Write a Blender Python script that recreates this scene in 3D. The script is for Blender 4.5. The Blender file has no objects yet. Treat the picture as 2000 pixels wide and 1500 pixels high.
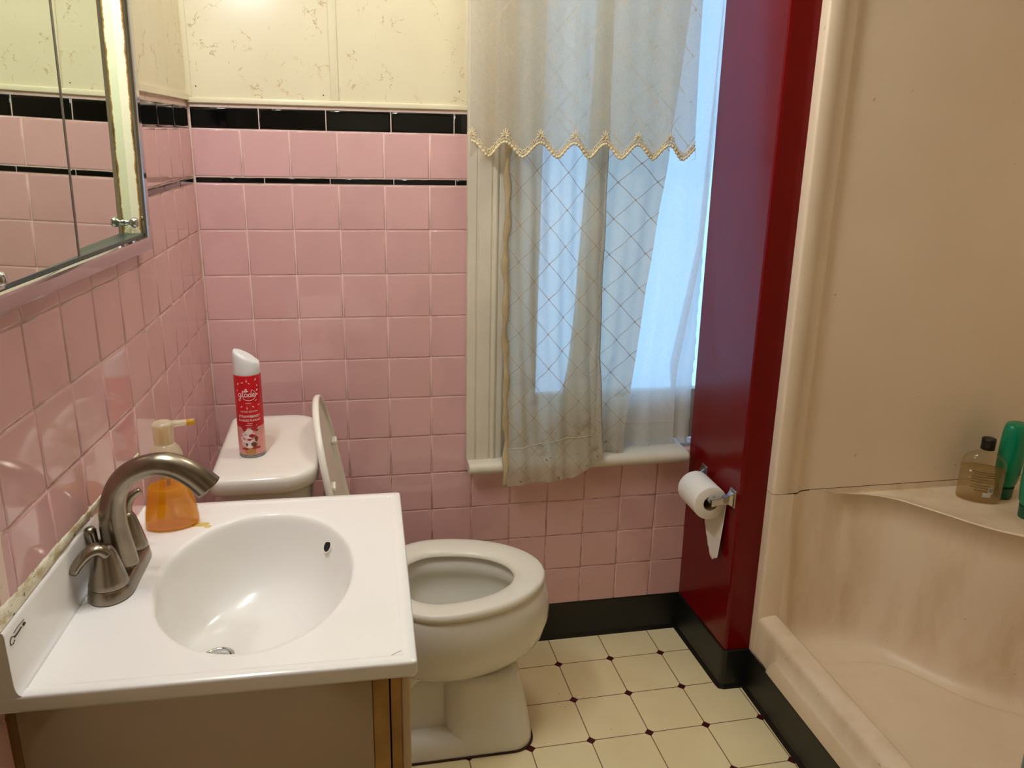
import bpy, bmesh, math, random
from math import sin, cos, pi, radians, sqrt, hypot
from mathutils import Vector, Matrix
random.seed(7)
SC = bpy.context.scene
COL = SC.collection

# ------------------------------------------------------------------ helpers
def srgb(c, a=1.0):
    f = lambda v: (v / 255 / 12.92) if v / 255 <= 0.04045 else ((v / 255 + 0.055) / 1.055) ** 2.4
    return (f(c[0]), f(c[1]), f(c[2]), a)

class NT:
    def __init__(s, name):
        s.m = bpy.data.materials.new(name); s.m.use_nodes = True
        s.t = s.m.node_tree; s.t.nodes.clear()
        s.out = s.t.nodes.new('ShaderNodeOutputMaterial')
    def n(s, typ, props=None, **ins):
        x = s.t.nodes.new('ShaderNode' + typ)
        for k, v in (props or {}).items(): setattr(x, k, v)
        for k, v in ins.items():
            key = int(k[1:]) if k[0] == 'i' and k[1:].isdigit() else k.replace('_', ' ')
            s.set(x.inputs[key], v)
        return x
    def set(s, sock, v):
        if isinstance(v, bpy.types.NodeSocket): s.t.links.new(v, sock)
        elif isinstance(v, bpy.types.Node): s.t.links.new(v.outputs[0], sock)
        else: sock.default_value = v
    def math(s, op, a, b=0.0, c=0.0):
        return s.n('Math', {'operation': op}, i0=a, i1=b, i2=c).outputs[0]
    def mix(s, f, a, b):
        x = s.n('Mix', {'data_type': 'RGBA'}); s.set(x.inputs[0], f); s.set(x.inputs[6], a); s.set(x.inputs[7], b)
        return x.outputs[2]
    def noise(s, vec, scale, detail=3, rough=.55):
        return s.n('TexNoise', Vector=vec, Scale=scale, Detail=detail, Roughness=rough).outputs[0]
    def ramp(s, f, lo, hi):
        return s.n('MapRange', {'clamp': True}, Value=f, From_Min=lo, From_Max=hi).outputs[0]
    def obj(s): return s.n('TexCoord').outputs['Object']
    def surf(s, sh): s.t.links.new(sh if isinstance(sh, bpy.types.NodeSocket) else sh.outputs[0], s.out.inputs[0]); return s.m
    def pbr(s, col, rough=.4, metal=0.0, normal=None, **kw):
        b = s.n('BsdfPrincipled'); s.set(b.inputs['Base Color'], col); s.set(b.inputs['Roughness'], rough); s.set(b.inputs['Metallic'], metal)
        if normal is not None: s.set(b.inputs['Normal'], normal)
        for k, v in kw.items(): s.set(b.inputs[k.replace('_', ' ')], v)
        return b
    def bump(s, h, strength=.3, dist=.002):
        return s.n('Bump', Strength=strength, Distance=dist, Height=h).outputs[0]

def simple(name, c, rough=.4, metal=0.0, var=.06, scale=9, bump=0.0, bscale=40, bdist=.001, **kw):
    t = NT(name); o = t.obj(); nz = t.noise(o, scale, 4)
    d = tuple(v * (1 - var * 2.2) for v in srgb(c)[:3]) + (1,)
    col = t.mix(t.ramp(nz, .35, .75), srgb(c), d)
    nm = t.bump(t.noise(o, bscale, 3), bump, bdist) if bump else None
    return t.surf(t.pbr(col, rough, metal, nm, **kw))

# mesh builder ---------------------------------------------------------------
class MB:
    def __init__(s): s.v = []; s.f = []; s.sm = []; s.mi = []; s.rnd = None
    def add(s, vs, fs, smooth=True, mi=0):
        b = len(s.v); s.v += [tuple(v) for v in vs]
        for f in fs: s.f.append(tuple(b + i for i in f)); s.sm.append(smooth); s.mi.append(mi)
    def grid(s, rows, closed=False, smooth=True, mi=0):
        nv = len(rows); nu = len(rows[0]); vs = [p for r in rows for p in r]; fs = []
        for j in range(nv - 1):
            for i in range(nu if closed else nu - 1):
                k = (i + 1) % nu; fs.append((j * nu + i, j * nu + k, (j + 1) * nu + k, (j + 1) * nu + i))
        s.add(vs, fs, smooth, mi)
    def loft(s, rings, cap0=True, cap1=True, smooth=True, mi=0):
        s.grid(rings, True, smooth, mi); n = len(rings[0]); b = len(s.v) - n * len(rings)
        if cap0: s.f.append(tuple(b + i for i in reversed(range(n)))); s.sm.append(False); s.mi.append(mi)
        if cap1: s.f.append(tuple(b + n * (len(rings) - 1) + i for i in range(n))); s.sm.append(False); s.mi.append(mi)
    def lathe(s, prof, n=40, M=None, sx=1.0, sy=1.0, cap0=True, cap1=True, mi=0):
        rings = []
        for r, z in prof:
            ring = [Vector((r * sx * cos(2 * pi * i / n), r * sy * sin(2 * pi * i / n), z)) for i in range(n)]
            rings.append([M @ p for p in ring] if M else ring)
        s.loft(rings, cap0, cap1, True, mi)
    def tube(s, pts, r, n=10, cap=True, mi=0, flat=1.0):
        pts = [Vector(p) for p in pts]; rings = []; up = None
        for i, p in enumerate(pts):
            d = (pts[min(i + 1, len(pts) - 1)] - pts[max(i - 1, 0)]).normalized()
            if up is None:
                up = Vector((0, 0, 1)) if abs(d.z) < .9 else Vector((0, 1, 0))
            a = (up - d * up.dot(d))
            if a.length < 1e-5: a = d.orthogonal()
            a.normalize(); up = a; b = d.cross(a)
            rr = r[i] if isinstance(r, (list, tuple)) else r
            ra, rb = rr if isinstance(rr, tuple) else (rr, rr * flat)
            rings.append([p + a * ra * cos(2 * pi * k / n) + b * rb * sin(2 * pi * k / n) for k in range(n)])
        s.loft(rings, cap, cap, True, mi)
    def box(s, lo, hi, bev=0.0, seg=2, M=None, mi=0, smooth=False):
        bm = bmesh.new(); bmesh.ops.create_cube(bm, size=1.0)
        for v in bm.verts: v.co = Vector([(lo[k] + hi[k]) / 2 + v.co[k] * (hi[k] - lo[k]) for k in range(3)])
        if bev: bmesh.ops.bevel(bm, geom=bm.edges[:], offset=bev, segments=seg, profile=.5, affect='EDGES')
        if M: bmesh.ops.transform(bm, matrix=M, verts=bm.verts)
        bm.verts.index_update()
        s.add([v.co.copy() for v in bm.verts], [[v.index for v in f.verts] for f in bm.faces], bool(bev) or smooth, mi); bm.free()
    def sweep(s, prof, path, cap=True, smooth=False, mi=0, frame=None):
        # prof: (out, up) pairs; path: xy points; 'out' = left normal of the path direction, mitred
        rings = []
        for i, p in enumerate(path):
            def nrm(a, b):
                d = Vector((b[0] - a[0], b[1] - a[1])).normalized(); return Vector((-d.y, d.x))
            n0 = nrm(path[i - 1], p) if i > 0 else None; n1 = nrm(p, path[i + 1]) if i < len(path) - 1 else None
            if n0 is None: m = n1
            elif n1 is None: m = n0
            else:
                m = (n0 + n1).normalized(); m = m / max(.3, m.dot(n0))
            rings.append([Vector((p[0] + m.x * o, p[1] + m.y * o, z)) for o, z in prof])
        s.loft(rings, cap, cap, smooth, mi)
    def mesh(s, name, mats):
        me = bpy.data.meshes.new(name); me.from_pydata([tuple(v) for v in s.v], [], s.f); me.update()
        me.polygons.foreach_set('use_smooth', s.sm); me.polygons.foreach_set('material_index', s.mi)
        for m in (mats if isinstance(mats, (list, tuple)) else [mats]): me.materials.append(m)
        if s.rnd is not None:
            a = me.attributes.new('rnd', 'FLOAT', 'POINT'); a.data.foreach_set('value', s.rnd)
        bm = bmesh.new(); bm.from_mesh(me); bmesh.ops.recalc_face_normals(bm, faces=bm.faces[:]) if getattr(s, 'recalc', True) else None
        bm.to_mesh(me); bm.free()
        return me
    def build(s, name, mats, parent=None):
        o = bpy.data.objects.new(name, s.mesh(name, mats)); COL.objects.link(o)
        if parent is not None:
            o.parent = parent; o.matrix_parent_inverse = parent_inv(parent)
        return o

def parent_inv(p):
    M = Matrix.Identity(4); q = p
    while q is not None:
        M = q.matrix_basis @ M if q.parent is None else q.matrix_parent_inverse @ q.matrix_basis @ M
        q = q.parent
    return M.inverted()

def tag(o, label, cat, group=None, kind=None):
    if label: o['label'] = label
    if cat: o['category'] = cat
    if group: o['group'] = group
    if kind: o['kind'] = kind
    return o
def thing(name, label, cat, loc=(0, 0, 0), group=None):
    o = bpy.data.objects.new(name, None); o.empty_display_size = .05; COL.objects.link(o); o.location = loc
    return tag(o, label, cat, group)
def structure(o): o['kind'] = 'structure'; return o
def lerp(a, b, t): return a + (b - a) * t
def interp(x, xs, ys):
    if x <= xs[0]: return ys[0]
    for i in range(len(xs) - 1):
        if x <= xs[i + 1]: return lerp(ys[i], ys[i + 1], (x - xs[i]) / (xs[i + 1] - xs[i]))
    return ys[-1]
def catmull(pts, n=8):
    pts = [Vector(p) for p in pts]; out = []
    for i in range(len(pts) - 1):
        p0, p1, p2, p3 = pts[max(i - 1, 0)], pts[i], pts[i + 1], pts[min(i + 2, len(pts) - 1)]
        for k in range(n):
            t = k / n
            out.append(.5 * ((2 * p1) + (p2 - p0) * t + (2 * p0 - 5 * p1 + 4 * p2 - p3) * t * t + (3 * p1 - p0 - 3 * p2 + p3) * t ** 3))
    return out + [pts[-1]]

# ------------------------------------------------------------------ camera
cam = bpy.data.cameras.new('camera'); cam.sensor_width = 36; cam.lens = 1577.965 * 36 / 2000; cam.clip_start = .01
co = bpy.data.objects.new('camera', cam); COL.objects.link(co)
rt = Vector((0.98033589, -0.19608734, 0.02216524)); dn = Vector((-0.03683711, -0.29219102, -0.95565027)); fw = Vector((0.1938674, 0.93604175, -0.29366864))
M = Matrix.Identity(4)
for r in range(3): M[r][0], M[r][1], M[r][2] = rt[r], -dn[r], -fw[r]
M.translation = (0.34302644, -2.04250772, 1.44970859)
co.matrix_world = M; SC.camera = co

# ------------------------------------------------------------------ materials
def tile_mat(name, c, rough=.06, vary=.035):
    t = NT(name); o = t.obj(); a = t.n('Attribute', {'attribute_name': 'rnd'}).outputs['Fac']
    d = tuple(v * (1 - vary) for v in srgb(c)[:3]) + (1,)
    l = tuple(min(1, v * (1 + vary * .6)) for v in srgb(c)[:3]) + (1,)
    col = t.mix(a, l, d)
    col = t.mix(t.ramp(t.noise(o, 7, 4), .5, .85), col, tuple(v * .9 for v in d[:3]) + (1,))
    nm = t.bump(t.noise(o, 9, 2), .03, .004)
    return t.surf(t.pbr(col, rough, 0, nm, Coat_Weight=.25, Coat_Roughness=.05))
PINK = tile_mat('pink_glazed_tile', (222, 176, 173))
BLACK_TILE = tile_mat('black_glazed_tile', (4, 5, 6), .06)
def grout_mat():
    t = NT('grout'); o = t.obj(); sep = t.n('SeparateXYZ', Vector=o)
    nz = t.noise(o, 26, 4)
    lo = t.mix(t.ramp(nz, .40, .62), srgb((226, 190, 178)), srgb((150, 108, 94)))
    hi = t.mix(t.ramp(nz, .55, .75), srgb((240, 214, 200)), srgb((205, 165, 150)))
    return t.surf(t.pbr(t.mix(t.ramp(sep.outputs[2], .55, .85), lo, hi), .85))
GROUT = grout_mat()
def panel_mat():
    t = NT('marbled_hardboard'); o = t.obj()
    warp = t.n('TexNoise', Vector=o, Scale=9.0, Detail=5.0, Roughness=.65)
    v = t.n('VectorMath', {'operation': 'SCALE'}, i0=warp.outputs['Color']); v.inputs['Scale'].default_value = .22
    p = t.n('VectorMath', {'operation': 'ADD'}, i0=o, i1=v.outputs[0]).outputs[0]
    mp = t.n('Mapping', Vector=p, Scale=(1.0, 1.0, .8), Rotation=(0.3, .6, .2)).outputs[0]
    vo = t.n('TexVoronoi', {'feature': 'DISTANCE_TO_EDGE'}, Vector=mp, Scale=13).outputs['Distance']
    line = t.ramp(vo, .035, .008)
    mask = t.ramp(t.noise(o, 15, 3), .51, .58)
    fine = t.ramp(t.noise(o, 70, 3), .42, .55)
    f = t.math('MULTIPLY', t.math('MULTIPLY', line, mask), fine)
    vein = t.mix(t.ramp(t.noise(o, 3, 2), .4, .6), srgb((196, 150, 84)), srgb((146, 122, 78)))
    base = t.mix(t.ramp(t.noise(o, 4, 3), .3, .75), srgb((232, 222, 190)), srgb((224, 213, 178)))
    col = t.mix(t.math('MULTIPLY', f, .6), base, vein)
    return t.surf(t.pbr(col, .22, 0, t.bump(t.noise(o, 90, 2), .05, .001)))
PANEL = panel_mat()
CREAM_TRIM = simple('cream_enamel_trim', (238, 228, 195), .3, var=.03)
def floor_mat():
    t = NT('patterned_linoleum'); o = t.obj(); s = t.n('SeparateXYZ', Vector=o)
    P, ox, oy, an = .15563, .8950, -.1295, .013
    x = t.math('SUBTRACT', s.outputs[0], ox); y = t.math('SUBTRACT', s.outputs[1], oy)
    gx = t.math('DIVIDE', t.math('ADD', t.math('MULTIPLY', x, cos(an)), t.math('MULTIPLY', y, sin(an))), P)
    gy = t.math('DIVIDE', t.math('SUBTRACT', t.math('MULTIPLY', y, cos(an)), t.math('MULTIPLY', x, sin(an))), P)
    def d(a): return t.math('ABSOLUTE', t.math('SUBTRACT', a, t.math('ROUND', a)))
    dx, dy = d(gx), d(gy)
    ln = t.ramp(t.math('MINIMUM', dx, dy), .0105, .0065)
    dia = t.ramp(t.math('ADD', dx, dy), .088, .082)
    base = t.mix(t.ramp(t.noise(o, 5, 4), .3, .75), srgb((250, 236, 190)), srgb((241, 225, 176)))
    sp = t.ramp(t.n('TexVoronoi', Vector=o, Scale=26.0).outputs['Distance'], .045, .03)
    spm = t.math('MULTIPLY', sp, t.ramp(t.noise(o, 9, 2), .55, .6))
    base = t.mix(t.math('MULTIPLY', spm, .75), base, srgb((90, 70, 45)))
    c = t.mix(ln, base, srgb((128, 104, 62)))
    c = t.mix(dia, c, srgb((74, 8, 16)))
    return t.surf(t.pbr(c, .38, 0, t.bump(t.noise(o, 130, 2), .06, .0008)))
FLOOR = floor_mat()
BLACK_VINYL = simple('black_vinyl_base', (7, 7, 6), .42, var=.2, bump=.08, bscale=30)
RED = simple('dark_red_gloss_paint', (112, 2, 5), .2, var=.05, bump=.05, bscale=18, bdist=.003, Specular_IOR_Level=.27)
WHITE_PAINT = simple('old_white_paint', (226, 218, 198), .42, var=.07, scale=6, bump=.12, bscale=35)
PLASTER = simple('cream_plaster', (168, 152, 122), .7, var=.03)
CEIL = simple('ceiling_white', (236, 230, 216), .8, var=.02)
DARK = simple('dark_gap', (18, 14, 11), .9)
PORCELAIN = simple('white_porcelain', (240, 235, 224), .12, var=.02, scale=4)
PORC_IN = PORCELAIN
SEATP = simple('white_seat_plastic', (242, 237, 222), .28, var=.02)
CHROME = simple('chrome', (205, 205, 205), .08, 1.0, var=.02)
NICKEL = simple('brushed_nickel', (150, 139, 122), .27, 1.0, var=.08, scale=30, bump=.03, bscale=200)
def top_mat():
    t = NT('cultured_marble'); o = t.obj()
    c = t.mix(t.ramp(t.noise(o, 3, 3), .3, .8), srgb((244, 241, 236)), srgb((240, 236, 230)))
    return t.surf(t.pbr(c, .18, 0, None, Coat_Weight=.2))
TOP = top_mat()
CAULK = None
def caulk_mat():
    t = NT('old_caulk'); o = t.obj()
    m = t.n('Mapping', Vector=o, Scale=(1, .35, 1)).outputs[0]
    c = t.mix(t.ramp(t.noise(m, 70, 5, .7), .45, .62), srgb((214, 206, 180)), srgb((170, 150, 108)))
    c = t.mix(t.ramp(t.noise(m, 120, 4, .7), .62, .68), c, srgb((60, 46, 30)))
    return t.surf(t.pbr(c, .7, 0, t.bump(t.noise(o, 160, 4), .5, .0012)))
CAULK = caulk_mat()
def shower_mat(lower):
    t = NT('stained_fiberglass' if lower else 'beige_fiberglass'); o = t.obj(); s = t.n('SeparateXYZ', Vector=o)
    c = t.mix(t.ramp(t.noise(o, 2.2, 3), .3, .75), srgb((240, 222, 196)), srgb((232, 212, 184)))
    if lower:
        m = t.n('Mapping', Vector=o, Scale=(3.2, 3.2, .9)).outputs[0]
        st = t.math('MULTIPLY', t.ramp(t.noise(m, 3.0, 4, .6), .45, .72), t.ramp(s.outputs[2], .11, .2))
        c = t.mix(t.math('MULTIPLY', st, .42), c, srgb((190, 156, 104)))
        sc = t.math('MULTIPLY', t.ramp(t.noise(o, 36, 4, .7), .5, .75), t.ramp(s.outputs[2], .5, .56))
        c = t.mix(t.math('MULTIPLY', sc, .12), c, srgb((236, 226, 200)))
    c = t.mix(t.math('MULTIPLY', t.ramp(t.noise(o, 45, 2), .745, .77), .35), c, srgb((120, 92, 60)))
    return t.surf(t.pbr(c, .36, 0, t.bump(t.noise(o, 9, 2), .06, .006)))
SHOWER_LOW = shower_mat(True); SHOWER_UP = shower_mat(False)
WOOD = simple('yellowed_wood', (190, 146, 76), .5, var=.2, scale=14)
CABSIDE = simple('greige_cabinet_side', (186, 164, 132), .5, var=.06, scale=3)
CABWHITE = simple('off_white_laminate', (212, 188, 148), .45, var=.05)
SHADE_BROWN = simple('shade_brown', (104, 70, 34), .5, var=.2)  # shade beside the vanity put into the colour of an added board
def mirror_mat():
    t = NT('mirror_glass'); return t.surf(t.pbr((.78, .87, .76, 1), .012, 1.0))
MIRROR = mirror_mat()
def rust_mat():
    t = NT('rusted_cream_enamel'); o = t.obj(); a = t.n('Attribute', {'attribute_name': 'rnd'}).outputs['Fac']
    e = t.math('ADD', a, t.math('MULTIPLY', t.math('SUBTRACT', t.noise(o, 38, 5, .7), .5), .9))
    c = t.mix(t.ramp(e, .60, .74), srgb((236, 228, 190)), srgb((150, 104, 34)))
    c = t.mix(t.ramp(e, .86, 1.0), c, srgb((52, 30, 14)))
    return t.surf(t.pbr(c, .5, 0, t.bump(t.noise(o, 120, 4), .4, .001)))
RUST = rust_mat()

def cloth_mat(name, base, line, trans, lat=None, lineop=.9, dirt=True, tlf=.55):
    t = NT(name); uv = t.n('UVMap').outputs[0]; s = t.n('SeparateXYZ', Vector=uv); o = t.obj()
    u, v = s.outputs[0], s.outputs[1]
    c = srgb(base)
    if dirt:
        os_ = t.n('SeparateXYZ', Vector=o)
        f = t.math('MULTIPLY', t.ramp(t.noise(o, 14, 4, .65), .55, .75), t.ramp(os_.outputs[2], .95, .56))
        c = t.mix(t.math('MULTIPLY', f, .8), c, srgb((150, 124, 82)))
        d2 = t.math('MULTIPLY', t.ramp(t.noise(o, 60, 3), .66, .72), t.ramp(os_.outputs[2], .72, .62))
        c = t.mix(t.math('MULTIPLY', d2, .7), c, srgb((70, 58, 40)))
    wv = t.math('ADD', t.noise(t.n('Mapping', Vector=uv, Scale=(60, 2600, 1)).outputs[0], 1.0, 2), t.noise(t.n('Mapping', Vector=uv, Scale=(2600, 60, 1)).outputs[0], 1.0, 2))
    tr = t.math('MULTIPLY', t.ramp(wv, .4, 1.6), trans * 2)
    if lat:
        a = t.math('ADD', t.math('DIVIDE', u, lat[0]), t.math('DIVIDE', v, lat[1])); b = t.math('SUBTRACT', t.math('DIVIDE', u, lat[0]), t.math('DIVIDE', v, lat[1]))
        def d(q): return t.math('ABSOLUTE', t.math('SUBTRACT', q, t.math('ROUND', q)))
        da, db = d(a), d(b)
        mk = t.ramp(t.noise(t.n('Mapping', Vector=uv, Scale=(1, 1, 1)).outputs[0], lat[2], 1), lat[3], lat[3] + .02)
        ln = t.math('MULTIPLY', t.ramp(t.math('MINIMUM', da, db), .0135, .0075), mk)
        dot = t.ramp(t.math('MAXIMUM', da, db), .030, .024)
        lm = t.math('MAXIMUM', ln, dot)
        c = t.mix(t.math('MULTIPLY', lm, lineop), c, srgb(line))
        tr = t.math('MULTIPLY', tr, t.math('SUBTRACT', 1.0, t.math('MULTIPLY', lm, .95)))
    else: lm = 0.0
    nm = t.bump(t.noise(o, 55, 3), .25, .003)
    df = t.n('BsdfDiffuse', Color=c, Normal=nm); tl = t.n('BsdfTranslucent', Color=c, Normal=nm)
    tf = t.math('SUBTRACT', tlf, t.math('MULTIPLY', lm, tlf - .12)) if lat else .5
    m1 = t.n('MixShader'); t.set(m1.inputs[0], tf); t.set(m1.inputs[1], df.outputs[0]); t.set(m1.inputs[2], tl.outputs[0])
    tp = t.n('BsdfTransparent', Color=(1, 1, 1, 1))
    m2 = t.n('MixShader'); t.set(m2.inputs[0], tr); t.set(m2.inputs[1], m1.outputs[0]); t.set(m2.inputs[2], tp.outputs[0])
    return t.surf(m2)
SHEER = cloth_mat('embroidered_voile', (222, 213, 192), (172, 144, 114), .20, (.105, .090, 4.0, .0))
VALANCE = cloth_mat('embroidered_voile_valance', (226, 219, 202), (206, 188, 158), .28, (.100, .103, 16.0, .46), dirt=False, tlf=.62)
LINER = cloth_mat('white_cotton_liner', (240, 239, 234), (200, 190, 170), .26, None, dirt=False)
LACE = simple('cream_lace_cord', (232, 216, 176), .8, var=.12, scale=40)
def glass_mat():
    t = NT('window_glass'); m = t.n('MixShader'); t.set(m.inputs[0], .06)
    t.set(m.inputs[1], t.n('BsdfTransparent', Color=(.96, .98, 1, 1)).outputs[0]); t.set(m.inputs[2], t.n('BsdfGlossy', Roughness=.02).outputs[0])
    return t.surf(m)
GLASS = glass_mat()
def clear_mat(name, tint, gloss=.12, body=None, bodyf=0.0, rough=.06):
    t = NT(name); fr = t.n('LayerWeight', Blend=.3).outputs['Facing']
    a = t.n('BsdfTransparent', Color=tint)
    x = a
    if body:
        bd = t.n('MixShader'); t.set(bd.inputs[0], .55); t.set(bd.inputs[1], t.n('BsdfDiffuse', Color=srgb(body)).outputs[0]); t.set(bd.inputs[2], t.n('BsdfTranslucent', Color=srgb(body)).outputs[0])
        x = t.n('MixShader'); t.set(x.inputs[0], bodyf); t.set(x.inputs[1], a.outputs[0]); t.set(x.inputs[2], bd.outputs[0])
    m = t.n('MixShader'); t.set(m.inputs[0], t.math('MULTIPLY', t.math('ADD', fr, .15), gloss * 2)); t.set(m.inputs[1], x.outputs[0]); t.set(m.inputs[2], t.n('BsdfGlossy', Roughness=rough).outputs[0])
    return t.surf(m)

# ------------------------------------------------------------------ room measures
P = .1095; Z0 = 1.21938           # tile pitch, height of tile row line 0
ZCAP0 = Z0 + 2.106 * P; ZCAP1 = Z0 + 2.545 * P
YW = [0, .16, .30, .465, .56, .65, .772, .876, .99, 1.08, 1.135, 1.165, 1.2, 1.5, 3.0]
XW = [0, -.004, -.006, -.0095, -.013, -.0177, -.028, -.0375, -.048, -.0545, -.0587, -.078, -.086, -.108, -.21]
def xw(y): return interp(-y, YW, XW)
YF = -3.1; ZC = 2.36; XR = 2.26
LEAN = .0115

def rect_minus(rects, h):
    out = []
    for (a, b, c, d) in rects:
        x0, x1, y0, y1 = max(a, h[0]), min(b, h[1]), max(c, h[2]), min(d, h[3])
        if x0 >= x1 or y0 >= y1: out.append((a, b, c, d)); continue
        if a < x0: out.append((a, x0, c, d))
        if x1 < b: out.append((x1, b, c, d))
        if c < y0: out.append((x0, x1, c, y0))
        if y1 < d: out.append((x0, x1, y1, d))
    return [r for r in out if r[1] - r[0] > .004 and r[3] - r[2] > .004]

def tiles(rects, fn, gap=.0008, round_top=False):
    m = MB(); m.rnd = []
    for (a, b, c, d) in rects:
        a += gap; b -= gap; c += gap; d -= gap
        if b - a < .006 or d - c < .006: continue
        tx, ty = random.uniform(-1, 1) * .00032, random.uniform(-1, 1) * .00032; dz = random.uniform(-1, 1) * .0002
        rings = []
        k = min(1, (b - a) / .03, (d - c) / .03)
        for ins, dep in ((0, -.003), (.0002, .0020), (.0008, .0031), (.0020, .0037), (.0042, .0040)):
            ins *= k
            ring = []
            for (x, y, sx, sy) in ((a, c, 1, 1), (b, c, -1, 1), (b, d, -1, -1), (a, d, 1, -1)):
                q = dep + (tx * (1 if sx > 0 else -1) + ty * (1 if sy > 0 else -1) + dz if dep > 0 else 0)
                iy = ins
                if round_top and sy < 0: iy = ins * 1.5
                ring.append(fn(x + sx * ins, y + sy * iy, q))
            rings.append(ring)
        b0 = len(m.v); m.grid(rings, True, True)
        m.add(rings[-1], [(0, 1, 2, 3)], False)
        m.rnd += [random.random()] * (len(m.v) - b0)
        v = m.rnd[-1]; m.rnd[-(len(m.v) - b0):] = [v] * (len(m.v) - b0)
    return m

# ------------------------------------------------------------------ floor, ceiling, shell walls
m = MB(); m.box((-.35, YF - .05, -.06), (XR + .1, .14, 0)); structure(m.build('floor', FLOOR))
m = MB(); m.box((-.35, YF - .05, ZC), (XR + .1, .14, ZC + .06)); structure(m.build('ceiling', CEIL))

# back wall: backing with an opening for the window
WX0, WX1, WZ0, WZ1 = .735, 1.388, .585, 2.10
m = MB()
for (a, b, c, d) in rect_minus([(-.30, XR + .06, 0, ZC)], (WX0, WX1, WZ0, WZ1)): m.box((a, .0012, c), (b, .14, d))
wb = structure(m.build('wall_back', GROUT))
bf = lambda u, v, q: (u, .0030 - q, v)
rects = []
rows = [(.09, Z0 - 9 * P)] + [(Z0 - (j) * P, Z0 - (j - 1) * P) for j in range(9, -1, -1)] 
rows[-1] = (Z0, Z0 + P * 0.985)
cols = [(i * P, (i + 1) * P) for i in range(12)]; cols[0] = (.002, P); cols[-1] = (11 * P, 1.315)
for (a, b) in cols:
    for (c, d) in rows: rects.append((a, b, c, d))
    rects.append((a, b, Z0 + 1.13 * P, ZCAP0))
rects = rect_minus(rects, (.655, WX1, .588, 2.1))
tiles(rects, bf).build('pink_tile_field', PINK, wb)
caps = [(.003, .1535)] + [(.1535 + .1515 * k, .1535 + .1515 * (k + 1)) for k in range(4)]
r = rect_minus([(a, b, ZCAP0, ZCAP1) for a, b in caps] , (.655, 2, 0, 3))
r += rect_minus([(a + .004 if k else .003, b + .004, Z0 + .995 * P, Z0 + 1.125 * P) for k, (a, b) in enumerate(caps)], (.655, 2, 0, 3))
tiles(r, bf, round_top=True).build('black_tile_border', BLACK_TILE, wb)
# hardboard panels above the tile and their metal strips
m = MB(); m.box((0, -.003, ZCAP1 + .006), (.66, .004, ZC)); m.box((.64, -.003, 2.08), (1.36, .004, ZC)); m.build('wall_panel', PANEL, wb)
m = MB()
m.box((0, -.008, ZCAP1 + .0075), (.645, 0, ZCAP1 + .0195), .0015)
m.box((.3185, -.0065, ZCAP1 + .0195), (.3375, 0, ZC), .0018)
m.box((0, -.0075, ZCAP1 + .0195), (.0125, 0, ZC), .0018)
m.box((.633, -.007, ZCAP1 + .0195), (.645, 0, ZC), .0015)
m.build('panel_strip', CREAM_TRIM, wb)
m = MB()
for x, z in ((.022, 1.541), (.302, 1.530), (.62, 1.548)): m.lathe([(.0014, 0), (.0012, .0012), (0.0003, .0015)], 8, Matrix.Translation((x, -.003, z)) @ Matrix.Rotation(pi / 2, 4, 'X'))
m.build('nail_head', DARK, wb)

# left wall: bent tile wall
ys = [.0] + [-.003 - k * P for k in range(1, 26)]
def lf(u, v, q):       # u runs toward the camera (=-y)
    y = -u; e = 1e-3; sl = (xw(y + e) - xw(y - e)) / (2 * e)
    return (xw(y) - .003 + q, y - q * sl, v)
CABY0, CABZ0 = .535, 1.257
m = MB(); hole = (CABY0 + .01, 1.25, CABZ0 + .01, 1.80)
sub = sorted(set([0, CABY0 + .01, 1.25, -YF] + [a for a in YW if a < -YF]))
for a, b in zip(sub, sub[1:]):
    zs = [(0, ZC)] if not (a >= hole[0] - 1e-6 and b <= hole[1] + 1e-6) else [(0, hole[2]), (hole[3], ZC)]
    for c, d in zs:
        A = [lf(a, c, .0016), lf(b, c, .0016), lf(b, d, .0016), lf(a, d, .0016)]
        B = [(p[0] - .12, p[1], p[2]) for p in A]
        m.add(A + B, [(0, 1, 2, 3), (7, 6, 5, 4), (0, 4, 5, 1), (1, 5, 6, 2), (2, 6, 7, 3), (3, 7, 4, 0)], False)
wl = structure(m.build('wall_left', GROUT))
rects = []
us = [0.002] + [.003 + k * P for k in range(1, 12)]
for a, b in zip(us, us[1:]):
    for (c, d) in rows: rects.append((a, b, c, d))
    rects.append((a, b, Z0 + 1.13 * P, ZCAP0))
rects = rect_minus(rects, (hole[0], 1.3, hole[2], 1.9))
rects = [q for q in rects]
tiles(rects, lf).build('pink_tile_field', PINK, wl)
r = []
u0 = .003
for k in range(8): 
    r.append((u0 + .1515 * k, u0 + .1515 * (k + 1), ZCAP0, ZCAP1)); r.append((u0 + .1515 * k, u0 + .1515 * (k + 1), Z0 + .995 * P, Z0 + 1.125 * P))
tiles(rect_minus(r, (hole[0], 1.3, hole[2], 1.9)), lf, round_top=True).build('black_tile_border', BLACK_TILE, wl)
m = MB()
for a, b in zip(sub, sub[1:]):
    zs = [(ZCAP1 + .012, ZC)] if not (a >= hole[0] - 1e-6 and b <= hole[1] + 1e-6) else [(hole[3], ZC)]
    for c, d in zs:
        A = [lf(a, c, .004), lf(b, c, .004), lf(b, d, .004), lf(a, d, .004)]; B = [lf(a, c, -.001), lf(b, c, -.001), lf(b, d, -.001), lf(a, d, -.001)]
        m.add(A + B, [(0, 1, 2, 3), (0, 4, 5, 1), (2, 6, 7, 3), (3, 7, 4, 0), (1, 5, 6, 2)], False)
m.build('wall_panel', PANEL, wl)
m = MB()
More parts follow.
